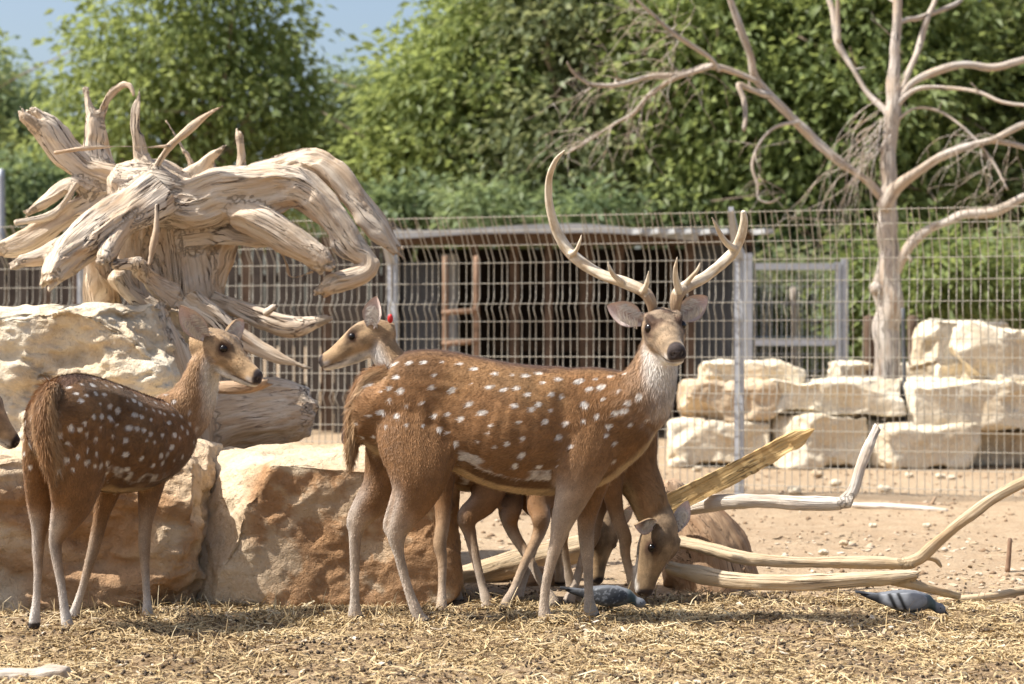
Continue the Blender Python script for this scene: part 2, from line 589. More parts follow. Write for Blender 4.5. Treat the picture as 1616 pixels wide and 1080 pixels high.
def leaves(lobes, n_cl, per, L, spread, rng, shell=0.55, droop=0.5):
    """many small leaf faces gathered in loose sprays inside ellipsoid lobes"""
    lobes = np.asarray(lobes, float)
    vol = (lobes[:, 3] * lobes[:, 4] * lobes[:, 5])
    pick = rng.choice(len(lobes), n_cl, p=vol / vol.sum())
    u = nrm(rng.normal(size=(n_cl, 3)))
    r = rng.uniform(shell ** 3, 1, n_cl) ** (1 / 3)
    inner = rng.random(n_cl) < 0.22
    r[inner] *= rng.random(inner.sum())
    lb = lobes[pick]
    cc = lb[:, :3] + u * lb[:, 3:] * (r * rng.uniform(0.86, 1.12, n_cl))[:, None]
    cc[:, 2] = np.maximum(cc[:, 2], 0.25)
    out = u
    ctone = np.clip(0.42 + 0.30 * fbm(cc, 0.9, 2, 11) + rng.normal(0, 0.12, n_cl), 0, 1)
    k = rng.poisson(per, n_cl) + 3
    idx = np.repeat(np.arange(n_cl), k)
    N = len(idx)
    off = rng.normal(size=(N, 3)) * spread * np.array([1, 1, 0.62])
    base = cc[idx] + off
    dirv = nrm(nrm(off) * 0.9 + out[idx] * 0.5 + rng.normal(size=(N, 3)) * 0.55 + np.array([0, 0, -droop]))
    nv = nrm(np.cross(dirv, rng.normal(size=(N, 3))) + np.array([0, 0, 0.9]) + out[idx] * 0.5)
    side = nrm(np.cross(dirv, nv))
    nv = np.cross(side, dirv)
    ll = L * rng.uniform(0.6, 1.35, N)
    ww = ll * rng.uniform(0.17, 0.27, N)
    a = base
    b = base + dirv * (ll * 0.45)[:, None] + side * ww[:, None] + nv * (ww * 0.35)[:, None]
    c = base + dirv * ll[:, None] - np.array([0, 0, 1]) * (ll * 0.12)[:, None]
    d = base + dirv * (ll * 0.45)[:, None] - side * ww[:, None] + nv * (ww * 0.35)[:, None]
    V = np.stack([a, b, c, d], 1).reshape(-1, 3)
    Q = np.arange(N * 4).reshape(-1, 4)
    tone = np.clip(ctone[idx] + rng.normal(0, 0.13, N), 0, 1)
    return V, Q, np.repeat(tone, 4), cc

def tube_mesh(rows, n=7, step=0.2, wob=(0.12, 1.2, 1.5), seed=0, S0=(0.2, -1, 0.1)):
    L = Loft()
    L.add(rows, S0=S0, n=n, step=step, wob=wob, seed=seed)
    V, F = L.arrays()
    return V, F, L.meta()

def tree(name, label, px, d, lobes_px, n_cl, per, L, mat, seed, trunk_r=0.16, spread=0.26, group=None, shell=0.5):
    """lobes_px: (px, py, dd, rx, ry, rz) crown lobes, centre seen at a pixel, radii in metres"""
    rng = np.random.default_rng(seed)
    base = P(px, 540, d); base[2] = 0
    t = thing(name, label, "tree", base, group)
    lobes = [np.concatenate([P(a, b, d + c), [rx, ry, rz]]) for a, b, c, rx, ry, rz in lobes_px]
    V, Q, tone, cc = leaves(lobes, n_cl, per, L, spread, rng, shell)
    link("crown", mesh_np("crown", V, Q, {"tone": tone}, smooth=False), mat, t)
    # trunk and limbs
    parts = []
    top = np.mean([l[:3] for l in lobes], axis=0)
    z1 = max(0.9, min(l[2] - l[5] for l in lobes) + 0.5)
    fork = base + (top - base) * 0.35 + rng.normal(0, 0.1, 3); fork[2] = max(z1, 1.0)
    V1, F1, m1 = tube_mesh([[*base - [0, 0, .05], trunk_r * 1.35], [*(base * .8 + fork * .2), trunk_r], [*(base * .4 + fork * .6), trunk_r * .9], [*fork, trunk_r * .8]], seed=seed)
    tr = link("trunk", mesh_np("trunk", V1, F1), MAT['bark'], t)
    for i in range(5 + len(lobes)):
        l = lobes[i % len(lobes)]
        e = l[:3] + nrm(rng.normal(size=3)) * l[3:] * 0.75
        q = fork * 0.45 + e * 0.55 + rng.normal(0, 0.25, 3)
        Vb, Fb, mb = tube_mesh([[*fork, trunk_r * .6], [*(fork * .7 + q * .3 + rng.normal(0, .06, 3)), trunk_r * .45], [*q, trunk_r * .28], [*e, trunk_r * .08]], n=6, seed=seed + i)
        parts.append((Vb, Fb))
        for j in range(3):
            e2 = q + rng.normal(0, 0.9, 3) * np.array([1, 1, .7])
            Vb, Fb, mb = tube_mesh([[*(q * .9 + fork * .1), trunk_r * .2], [*((q + e2) / 2 + rng.normal(0, .1, 3)), trunk_r * .12], [*e2, trunk_r * .05]], n=5, seed=seed + i * 7 + j)
            parts.append((Vb, Fb))
    V2, F2 = join_parts(parts)
    link("limbs", mesh_np("limbs", V2, F2), MAT['bark'], t)
    return t

G = "broad-leaved trees beyond the enclosure"
tree("broad_leaved_tree", "tall bright green tree with open crown behind the driftwood stump", 320, 30,
     [(300, 40, 0, 1.5, 1.6, 1.5), (190, 130, .3, 1.1, 1.3, 1.1), (405, 85, .2, 0.95, 1.3, 1.2), (330, 190, 0, 1.9, 1.7, 1.2), (150, 235, .5, 0.95, 1.2, 0.9), (455, 210, 0, 0.9, 1.2, 1.0), (300, -70, 0, 1.2, 1.3, 1.0), (300, 310, .5, 2.3, 1.6, 0.9)],
     760, 23, 0.16, MAT['leaf'], 21, 0.15, 0.24, G)
tree("broad_leaved_tree", "dim green tree rising left of the tall bright tree", 15, 38,
     [(10, 200, 0, 1.0, 1.6, 1.1), (-60, 180, 0, 1.3, 1.6, 1.6), (60, 290, 0, 1.3, 1.6, 1.2), (-30, 330, 0, 1.6, 1.6, 1.2)],
     700, 24, 0.17, MAT['leaf_far'], 22, 0.15, 0.25, G)
tree("broad_leaved_tree", "far feathery blue-green tree in the gap of sky", 570, 48,
     [(575, 150, 0, 0.9, 1.6, 1.0), (600, 230, 0, 1.6, 1.8, 1.6), (520, 250, 0, 1.3, 1.5, 1.3), (560, 330, 0, 2.2, 2, 1.4)],
     620, 26, 0.18, MAT['leaf_far'], 23, 0.15, 0.26, G)
tree("broad_leaved_tree", "leafy tree whose yellow-green edge meets the gap of sky", 760, 29,
     [(775, 70, 0, 0.95, 1.5, 1.1), (690, 150, 0, 0.95, 1.4, 1.0), (650, 230, .3, 0.9, 1.4, 0.9), (790, 180, -.3, 1.5, 1.6, 1.3), (720, 290, 0, 1.7, 1.6, 0.8), (840, -40, 0, 1.2, 1.5, 1.4), (590, 290, .5, 0.7, 1.2, 0.7)],
     1250, 25, 0.165, MAT['leaf'], 24, 0.15, 0.24, G)
tree("broad_leaved_tree", "dense green tree standing behind the tall curved antler", 960, 28,
     [(930, 60, 0, 1.4, 1.6, 1.4), (1000, 180, 0, 1.5, 1.6, 1.4), (880, 230, 0, 1.3, 1.5, 1.0), (960, 300, 0, 1.6, 1.6, 0.8), (950, -50, 0, 1.5, 1.5, 1.3)],
     1250, 25, 0.165, MAT['leaf_grey'], 25, 0.16, 0.24, G)
tree("broad_leaved_tree", "dark green tree behind the long left limb of the dead tree", 1150, 27,
     [(1120, 80, 0, 1.4, 1.5, 1.3), (1200, 200, 0, 1.5, 1.5, 1.3), (1090, 250, .3, 1.1, 1.4, 1.0), (1160, 310, 0, 1.4, 1.5, 0.7), (1230, 20, .5, 1.3, 1.5, 1.0)],
     1200, 25, 0.16, MAT['leaf'], 26, 0.15, 0.24, G)
tree("broad_leaved_tree", "fresh green tree directly behind the dead trunk", 1350, 26.5,
     [(1330, 70, 0, 1.3, 1.5, 1.3), (1400, 190, 0, 1.4, 1.5, 1.3), (1300, 240, 0, 1.2, 1.4, 1.0), (1370, 320, 0, 1.5, 1.5, 0.9), (1420, 20, .5, 1.2, 1.5, 1.1)],
     1200, 25, 0.16, MAT['leaf'], 27, 0.15, 0.24, G)
tree("broad_leaved_tree", "loose tree with chinks of sky beyond the right limbs", 1560, 28,
     [(1540, 60, 0, 1.3, 1.5, 1.2), (1610, 180, 0, 1.4, 1.5, 1.3), (1520, 260, 0, 1.2, 1.4, 1.0), (1600, 330, 0, 1.5, 1.5, 1.0), (1680, 60, 0, 1.3, 1.5, 1.4)],
     900, 24, 0.16, MAT['leaf_grey'], 28, 0.15, 0.24, G)
tree("broad_leaved_tree", "green tree on the far side of the leaning boulder slab", 1730, 27,
     [(1740, 80, 0, 1.4, 1.5, 1.6), (1750, 250, 0, 1.5, 1.5, 1.5)],
     500, 24, 0.16, MAT['leaf'], 29, 0.15, 0.24, G)
tree("broad_leaved_tree", "green tree just outside the enclosure left of the roots", -150, 33,
     [(-170, 120, 0, 1.6, 1.6, 1.8), (-140, 280, 0, 1.8, 1.6, 1.4)],
     500, 24, 0.17, MAT['leaf'], 30, 0.15, 0.24, G)

def bush(name, label, lobes_px, d, n_cl, seed, mat, group="shrubs behind the wire fence", L=0.12):
    rng = np.random.default_rng(seed)
    lobes = [np.concatenate([P(a, b, d + c), [rx, ry, rz]]) for a, b, c, rx, ry, rz in lobes_px]
    base = np.mean([l[:3] for l in lobes], axis=0); base[2] = 0
    t = thing(name, label, "shrub", base, group)
    V, Q, tone, cc = leaves(lobes, n_cl, 22, L, 0.17, rng, 0.3)
    link("foliage", mesh_np("foliage", V, Q, {"tone": tone}, smooth=False), mat, t)
    parts = []
    for i in range(7):
        e = cc[rng.integers(len(cc))]
        Vb, Fb, mb = tube_mesh([[*(base + rng.normal(0, .08, 3) * [1, 1, 0]), .03], [*((base + e) / 2 + rng.normal(0, .1, 3)), .02], [*e, .008]], n=5, seed=seed + i)
        parts.append((Vb, Fb))
    V2, F2 = join_parts(parts)
    link("stems", mesh_np("stems", V2, F2), MAT['bark'], t)
bush("shrub", "bright shrub growing beside the dead trunk behind the wire", [(1500, 420, 0, .55, .5, .5), (1560, 450, .2, .6, .5, .45), (1470, 470, 0, .5, .5, .4)], 21, 190, 41, MAT['leaf'])
bush("shrub", "shrub just right of the metal gate behind the wire", [(1352, 450, 0, .22, .4, .55), (1350, 540, 0, .28, .4, .45)], 22.5, 90, 42, MAT['leaf'])
bush("shrub", "grey-green shrub seen through the metal gate", [(1240, 460, 0, .55, .5, .6), (1290, 540, .2, .5, .5, .5), (1220, 560, 0, .4, .4, .4)], 24.5, 190, 43, MAT['leaf_grey'])
bush("shrub", "dusty shrub beyond the leaning boulder slab", [(1640, 430, 0, .6, .5, .7), (1600, 520, 0, .6, .5, .5)], 22, 170, 44, MAT['leaf_grey'])
bush("shrub", "dark shrub crowding the foot of the far trees", [(1400, 470, 0, .9, .6, .9), (1560, 520, 0, .9, .6, .9), (1300, 400, .5, 1.0, .6, .8)], 25.5, 380, 45, MAT['leaf_far'], L=0.15)
bush("shrub", "low shrub above the shed roof by the tall antler", [(930, 338, 0, .5, .5, .35), (740, 325, 0, .35, .5, .35)], 25.6, 70, 46, MAT['leaf_far'], L=0.15)
bush("shrub", "shrub above the shed roof near the stump's arched root", [(640, 335, 0, .6, .5, .4), (820, 340, .2, .7, .5, .3), (1080, 345, 0, .7, .5, .35)], 26.5, 200, 47, MAT['leaf_far'], L=0.15)
bush("shrub", "low green shrub left of the driftwood roots behind the wire", [(20, 320, 0, .9, .6, .6), (150, 330, .3, .9, .6, .5)], 27.0, 260, 48, MAT['leaf_far'], L=0.15)

# ------------------------------------------------------------------ shed behind the fence
def part_box(name, c, sz, mat, parent, rot=None):
    V, F = box(c, sz, rot)
    return link(name, mesh_np(name, V, F, smooth=False), mat, parent)

def build_shed():
    d0, d1 = 21.0, 25.2
    xl, xr = P(628, 0, d0)[0], P(1185, 0, d0)[0]
    zr = 2.18
    t = thing("open_shed", "low dark open-fronted shed with sagging pale roof edge behind the wire fence", "shed", ((xl + xr) / 2, d0, 0))
    # corrugated roof
    nx = 180; xs = np.linspace(xl - 0.05, xr + 0.12, nx); ys = np.array([d0 - 0.35, d0 + 1, d0 + 2.5, d1 + 0.2])
    X, Y = np.meshgrid(xs, ys)
    Z = zr + 0.02 * np.sin(X * 55) + 0.05 * (Y - d0) * 0.4 + 0.03 * fbm(np.stack([X.ravel(), Y.ravel(), X.ravel() * 0], -1), .8, 2, 3).reshape(X.shape)
    i = np.arange(len(ys) - 1)[:, None] * nx + np.arange(nx - 1)[None]
    Q = np.stack([i, i + 1, i + nx + 1, i + nx], -1).reshape(-1, 4)
    V = np.stack([X, Y, Z], -1).reshape(-1, 3)
    V2 = V - [0, 0, 0.012]
    link("roof", mesh_np("roof", np.vstack([V, V2]), np.vstack([Q, Q[:, ::-1] + len(V)])), MAT['roof_old'], t)
    # pale sagging edge sheet
    n = 60; xs = np.linspace(xl - 0.05, P(1095, 0, d0)[0], n)
    sag = zr + 0.012 + 0.035 * np.sin(xs * 1.9 + .4) - 0.05 * smoothstep(.6, 1.9, xs)
    hgt = 0.06 + 0.035 * (0.5 + .5 * np.sin(xs * 3.1))
    V = []
    for yy in (d0 - 0.39, d0 - 0.36):
        V.append(np.stack([xs, np.full(n, yy), sag], -1)); V.append(np.stack([xs, np.full(n, yy), sag - hgt], -1))
    V = np.vstack(V)
    k = np.arange(n - 1)
    Q = []
    for a, b in ((0, 1), (3, 2), (2, 0), (1, 3)):
        Q.append(np.stack([a * n + k, b * n + k, b * n + k + 1, a * n + k + 1], -1))
    link("roof_edge", mesh_np("roof_edge", V, np.vstack(Q), smooth=False), MAT['tin_pale'], t)
    for px in (1010, 1037, 1063, 1088, 1118, 1145, 1203):
        c = P(px, 366, d0 - 0.45)
        part_box("rafter_end", c, (0.11, 0.35, 0.05), MAT['tin_pale'], t, rotz(0.3))
    # back and end walls
    part_box("back_wall", ((xl + xr) / 2, d1, zr / 2), (xr - xl, 0.05, zr), MAT['shed_dark'], t)
    part_box("end_wall", (xr + 0.03, (d0 + d1) / 2 + 0.2, zr / 2), (0.05, d1 - d0 - 0.1, zr + 0.05), MAT['shed_dark'], t)
    part_box("end_wall", (xl - 0.08, (d0 + d1) / 2, zr / 2 + .1), (0.05, d1 - d0, zr), MAT['shed_dark'], t)
    # corrugated panels closing part of the front
    def corr(name, p0, p1, z0, z1, y, mat):
        a, b = P(p0, 0, y)[0], P(p1, 0, y)[0]
        m = max(12, int((b - a) * 70))
        xs = np.linspace(a, b, m)
        yy = y + 0.018 * np.sin(xs * 78)
        V = np.vstack([np.stack([xs, yy, np.full(m, z0)], -1), np.stack([xs, yy, np.full(m, z1)], -1), np.stack([xs, yy + .01, np.full(m, z0)], -1), np.stack([xs, yy + .01, np.full(m, z1)], -1)])
        k = np.arange(m - 1)
        Q = np.vstack([np.stack([k, k + 1, m + k + 1, m + k], -1), np.stack([2 * m + k, 3 * m + k, 3 * m + k + 1, 2 * m + k + 1], -1)])
        link(name, mesh_np(name, V, Q), mat, t)
    corr("corrugated_panel", 632, 692, 0, 1.86, d0 + 0.25, MAT['tin'])
    corr("corrugated_panel", 694, 722, 0, 1.95, d0 + 0.5, MAT['tin_pale'])
    corr("corrugated_panel", 1092, 1178, 0.0, 2.05, d0 + 0.2, MAT['tin'])
    for px, w, dd, m in ((750, .07, 0, 'shed_wood'), (812, .1, 0.3, 'shed_wood'), (866, .08, 0.1, 'shed_wood'), (925, .14, .4, 'shed_wood'), (978, .09, 0.1, 'shed_wood'), (1060, .08, 1.2, 'shed_wood'), (1088, .1, 0, 'shed_wood')):
        c = P(px, 0, d0 + dd)[0]
        part_box("post", (c, d0 + dd, zr / 2 - .01), (w, w, zr), MAT[m], t)
    part_box("beam", ((xl + xr) / 2, d0 - 0.1, zr - 0.10), (xr - xl, 0.09, 0.12), MAT['shed_wood'], t)
    part_box("board", (P(1000, 0, d0)[0], d0 + 1.8, 0.62), (1.2, 0.05, 0.16), MAT['shed_wood'], t)
    part_box("board", (P(900, 0, d0)[0], d0 + 2.2, 0.95), (1.7, 0.05, 0.12), MAT['shed_wood'], t)
    part_box("board", (P(905, 0, d0)[0], d0 + 2.4, 0.42), (1.6, 0.05, 0.14), MAT['shed_wood'], t)
    # long dark slatted wall to the left, one thing with separate slats
    w = thing("slatted_wall", "long dark slatted board wall behind the fence and driftwood stump", "wall", (P(200, 0, 22)[0], 22, 0))
    x = P(-150, 0, 22)[0]; xe = P(622, 0, 22)[0]
    r = random.Random(5)
    while x < xe:
        bw = r.uniform(0.10, 0.16)
        part_box("slat", (x + bw / 2, 22 + r.uniform(-.015, .015), 1.08 + r.uniform(-.02, .02)), (bw, 0.03, 2.12 + r.uniform(-.06, .06)), MAT['shed_wood'] if r.random() < .2 else MAT['shed_dark'], w)
        x += bw + r.uniform(0.004, 0.03)
    part_box("rail", ((P(-150, 0, 22)[0] + xe) / 2, 22.05, 0.5), (xe - P(-150, 0, 22)[0], 0.04, 0.09), MAT['shed_dark'], w)
    part_box("rail", ((P(-150, 0, 22)[0] + xe) / 2, 22.05, 1.7), (xe - P(-150, 0, 22)[0], 0.04, 0.09), MAT['shed_dark'], w)
    # rusty pipe frame standing before the shed
    f = thing("pipe_frame", "rusty pipe frame with two rungs standing before the shed", "ladder", P(728, 668, 20.4) * [1, 1, 0])
    for px, top in ((703, 405), (752, 405)):
        a = P(px, top, 20.4); a2 = a.copy(); a2[2] = 0
        V, F, m = tube_mesh([[*a2, .032], [*a, .03]], n=10, step=.3, wob=None)
        link("rail", mesh_np("rail", V, F), MAT['rust'], f)
    for py in (492, 541, 600):
        V, F, m = tube_mesh([[*P(698, py + 2, 20.38), .026], [*P(755, py - 2, 20.38), .026]], n=10, step=.3, wob=None)
        link("rung", mesh_np("rung", V, F), MAT['rust'], f)
build_shed()

# ------------------------------------------------------------------ welded wire fence
def build_fence():
    th = math.radians(18)
    tdir = np.array([math.cos(th), -math.sin(th), 0])     # runs to the right and nearer
    ndir = np.array([-math.sin(th), -math.cos(th), 0])    # the bent top leans this way
    p0 = P(1165, 780, gd(780)); p0[2] = 0
    S = 2.45
    zb, lean, rise = 1.56, 0.25, 0.29
    t = thing("wire_fence", "welded wire mesh fence with bent top and galvanised posts", "fence", p0)
    # one vertical wire, folded for stiffness
    prof = [(0.02, 0), (0.55, 0), (0.61, .045), (0.67, 0), (1.16, 0), (1.23, .05), (1.30, 0), (zb, 0), (zb + rise, lean)]
    def wire_mesh(pts, r, n=5):
        pts = np.array(pts, float)
        T = nrm(np.gradient(pts, axis=0))
        a = nrm(np.cross(T, (0.13, 0.2, 0.05) if abs(T[0][2]) > .5 else (0, 0, 1)))
        b = np.cross(T, a)
        ang = np.arange(n) / n * 2 * np.pi
        V = (pts[:, None] + r * (a[:, None] * np.cos(ang)[None, :, None] + b[:, None] * np.sin(ang)[None, :, None])).reshape(-1, 3)
        m = len(pts)
        ii = np.arange(m - 1)[:, None] * n + np.arange(n)[None]; jj = np.arange(m - 1)[:, None] * n + (np.arange(n)[None] + 1) % n
        return V, np.stack([ii, jj, jj + n, ii + n], -1).reshape(-1, 4)
    vpts = [ndir * o + np.array([0, 0, z]) for z, o in prof]
    V, Q = wire_mesh(vpts, 0.0032)
    vme = mesh_np("vertical_wire", V, Q); vme.materials.append(MAT['wire'])
    nv = int(S / 0.05)
    zs = [0.06, 0.18, 0.30, 0.42, 0.54, 0.66, 0.78, 0.90, 1.02, 1.14, 1.26, 1.40, zb - .02, zb + rise * .33, zb + rise * .66, zb + rise - .012]
    hme = {}
    def offs(z):
        zz = [p[0] for p in prof]; oo = [p[1] for p in prof]
        return np.interp(z, zz, oo)
    V, Q = wire_mesh([[0, 0, 0], tdir * (S - 0.02) / 2, tdir * (S - 0.02)], 0.0023)
    hm = mesh_np("horizontal_wire", V, Q); hm.materials.append(MAT['wire'])
    inv = Matrix.Translation(-Vector(p0))
    rr = random.Random(3)
    for k in (-3, -2, -1, 0, 1):
        q = p0 + tdir * S * k + tdir * 0.01
        for j in range(nv + 1):
            o = bpy.data.objects.new("vertical_wire", vme); COL.objects.link(o)
            o.parent = t; o.matrix_parent_inverse = inv
            o.location = q + tdir * (0.05 * j + rr.uniform(-.002, .002) - 0.004) - ndir * 0.004
            o.rotation_euler = (rr.gauss(0, .004), rr.gauss(0, .005), rr.gauss(0, .06))
        for z in zs:
            o = bpy.data.objects.new("horizontal_wire", hm); COL.objects.link(o)
            o.parent = t; o.matrix_parent_inverse = inv
            o.location = q + ndir * (offs(z) + 0.003) + np.array([0, 0, z])
    for k in (-3, -2, -1, 0, 1, 2):
        q = p0 + tdir * S * k - ndir * 0.035
        R = rotz(-th)
        V, F = box((0, 0, (zb + .05) / 2 - .1), (0.058, 0.05, zb + .25), R)
        po = link("post", mesh_np("post", V + q, F, smooth=False), MAT['galv'], t)
        a = q + np.array([0, 0, zb - .02]); b = a + ndir * (lean + .02) + np.array([0, 0, rise + .03])
        V = []
        for c, w in ((a, .034), (b, .016)):
            for s1 in (-1, 1):
                for s2 in (-1, 1):
                    V.append(c + tdir * w * s1 + np.array([0, 0, 1]) * 0.03 * s2 * (1 if w > .02 else .5))
        F = np.array([(0, 1, 3, 2), (4, 6, 7, 5), (0, 4, 5, 1), (2, 3, 7, 6), (0, 2, 6, 4), (1, 5, 7, 3)])
        link("post_arm", mesh_np("post_arm", np.array(V), F, smooth=False), MAT['galv'], po)
build_fence()

def build_gate():
    d = 20.0
    t = thing("metal_gate", "galvanised frame gate standing behind the wire fence beside the shed", "gate", P(1255, 540, d) * [1, 1, 0])
    def bar(name, a, b, w):
        a = np.asarray(a, float); b = np.asarray(b, float)
        c = (a + b) / 2; s = np.abs(b - a); s[s < w] = w
        part_box(name, c, s, MAT['galv'], t)
    X = lambda px: P(px, 540, d)[0]
    Z = lambda py: P(808, py, d)[2]
    bar("gate_post", (X(1181), d, 0), (X(1181), d, Z(400)), .075)
    bar("gate_post", (X(1333), d, 0), (X(1333), d, Z(408)), .06)
    bar("stile", (X(1322), d - .01, .1), (X(1322), d - .01, Z(414)), .055)
    bar("rail", (X(1190), d - .012, Z(421)), (X(1317), d - .012, Z(421)), .065)
    bar("rail", (X(1190), d - .012, Z(541)), (X(1317), d - .012, Z(541)), .06)
    bar("rail", (X(1190), d - .012, .14), (X(1317), d - .012, .14), .07)
    n = 16
    for i in range(n):
        x = X(1190) + (X(1318) - X(1190)) * (i + .5) / n
        bar("gate_wire", (x, d + .02, .12), (x, d + .02, Z(424)), .006)
    for i in range(9):
        z = .2 + i * .17
        bar("gate_wire", (X(1188), d + .03, z), (X(1320), d + .03, z), .006)
build_gate()
def lone_post(label, px, top, base, d, w, mat):
    a = P(px, top, d)
    V, F, m = tube_mesh([[a[0], d, -.05, w], [a[0] + .01, d, a[2] * .5, w * .97], [a[0], d, a[2], w * .93]], n=12, step=.1, wob=(.06, 1, 2), seed=int(px))
    o = link("fence_post", mesh_np("fence_post", V, F, {"grain": m['grain']}), MAT[mat])
    tag(o, label, "post")
lone_post("short brown wooden post left of the dead trunk", 1372, 500, 600, 17.6, .055, 'shed_wood')
lone_post("short brown wooden post right of the dead trunk", 1440, 500, 600, 17.7, .05, 'shed_wood')
lone_post("thin grey steel post before the boulders beside the dead trunk", 1425, 487, 640, 16.05, .018, 'tin')
lone_post("pale weathered pole seen through the metal gate", 1252, 455, 600, 22.5, .045, 'dead_bark')
lone_post("pale post at the far edge left of the driftwood roots", 2, 268, 600, 24.0, .045, 'galv')

# ------------------------------------------------------------------ rocks
def rock_shape(n, dims, seed, k=6.0, cuts=(), amp=0.05, freq=2.5, ncut=7, fine=0.012, nchip=0, chip=(.16, .35), chipd=.03):
    rng = np.random.default_rng(seed)
    g = np.linspace(-1, 1, n + 1)
    Vs = []; Qs = []; b = 0
    for ax in range(3):
        for sg in (-1, 1):
            A, B = np.meshgrid(g, g)
            p = np.zeros((n + 1, n + 1, 3)); p[..., ax] = sg
            p[..., (ax + 1) % 3] = A * sg; p[..., (ax + 2) % 3] = B
            i = np.arange(n)[:, None] * (n + 1) + np.arange(n)[None]
            Qs.append(np.stack([i, i + 1, i + n + 2, i + n + 1], -1).reshape(-1, 4) + b)
            Vs.append(p.reshape(-1, 3)); b += (n + 1) ** 2
    V = np.vstack(Vs); Q = np.vstack(Qs)
    key = np.round(V * 4096).astype(np.int64)
    _, first, invx = np.unique(key, axis=0, return_index=True, return_inverse=True)
    V = V[first]; Q = invx.ravel()[Q]
    V = V / (np.abs(V) ** k).sum(1, keepdims=True) ** (1 / k)
    for _ in range(ncut):
        nn = nrm(rng.normal(size=3) * [1, 1, .8]); h = rng.uniform(0.92, 1.15) * np.abs(nn).sum() * 0.78
        dd = V @ nn - h
        V = V - np.maximum(dd, 0)[:, None] * nn
    for nn, h in cuts:
        nn = nrm(nn)
        dd = V @ nn - h
        V = V - np.maximum(dd, 0)[:, None] * nn
    V = V * (np.asarray(dims) / 2)
    N = vnormals(V, Q)
    V = V + N * (amp * fbm(V, freq, 4, seed, .55))[:, None]
    for _ in range(nchip):
        N = vnormals(V, Q) if _ % 40 == 0 else N
        i = rng.integers(len(V)); R = rng.uniform(*chip)
        nn = nrm(N[i] + rng.normal(0, .16, 3)); q = V[i] - N[i] * chipd * rng.uniform(.2, 1.0)
        dd = (V - q) @ nn
        w = 1 - smoothstep(.75, 1.0, np.linalg.norm(V - V[i], axis=1) / R)
        V = V - (np.clip(dd, 0, chipd * 1.1) * w)[:, None] * nn
    if fine:
        rid = 1 - np.abs(fbm(V, freq * 4, 3, seed + 9))
        V = V + vnormals(V, Q) * (fine * (rid * 1.2 - 0.9 + 0.8 * fbm(V, freq * 11, 2, seed + 19)))[:, None]
    return V, Q

def boulder(label, x0, x1, y0, y1, d, depth, seed, mat='lime_pale', n=34, tilt=0.0, yaw=0.0, amp=.022, group="limestone boulders piled beyond the wire fence", k=12, ncut=5, cuts=()):
    a = P(x0, y1, d); b = P(x1, y0, d)
    dims = (b[0] - a[0], depth, b[2] - a[2])
    V, Q = rock_shape(n, dims, seed, k, cuts, amp, 3.0, ncut, .006, 60, (.08, .24), .024)
    ct, st = math.cos(tilt), math.sin(tilt)
    V = V @ np.array([[ct, 0, st], [0, 1, 0], [-st, 0, ct]]).T
    V = V @ rotz(yaw).T
    c = (a + b) / 2; c[1] = d + depth / 2
    me = mesh_np("boulder", V, Q, {"stain": np.zeros(len(V))})
    o = link("boulder", me, MAT[mat]); o.location = c
    return tag(o, label, "boulder", group)

boulder("trapezoid pale boulder on the ground behind the fence post", 1060, 1224, 664, 736, 15.9, .75, 101)
boulder("rounded white boulder on the ground behind the split plank tip", 1216, 1362, 654, 742, 15.8, .8, 102, yaw=.2, cuts=(((-.8, -.5, .2), .95),))
boulder("pale boulder on the ground behind the upturned grey branch", 1372, 1545, 668, 742, 15.8, .8, 103, yaw=.25)
boulder("shaded boulder on the ground under the overhanging long block", 1520, 1660, 676, 738, 16.2, .8, 104, yaw=-.1, mat='lime')
boulder("orange-stained boulder resting on the trapezoid boulder", 1080, 1232, 603, 668, 15.95, .8, 105, mat='lime_warm', cuts=(((-.7, -.2, -.65), .95),))
boulder("long rounded boulder lying over the gap beside the trunk", 1213, 1440, 600, 666, 15.9, .8, 106, yaw=-.05)
boulder("long squared boulder carrying the leaning slab", 1434, 1660, 598, 680, 15.9, .8, 107, yaw=.05)
boulder("flat pale block topping the pile beside the gate", 1110, 1272, 572, 610, 16.2, .7, 108)
boulder("low boulder hidden behind the foot of the dead trunk", 1316, 1490, 572, 612, 17.5, .7, 109)
boulder("squared block standing behind the leaning slab", 1463, 1598, 505, 582, 16.9, .6, 110, yaw=.35)
boulder("big white leaning slab at the top of the pile", 1505, 1668, 516, 606, 16.0, .55, 111, tilt=.2, ncut=10, cuts=(((-.75, 0, -.65), .8),))
boulder("long low boulder continuing the pile past the leaning slab", 1655, 1860, 640, 738, 16.0, .8, 113)
boulder("small wedge stone under the leaning slab", 1478, 1595, 576, 606, 16.3, .5, 112)

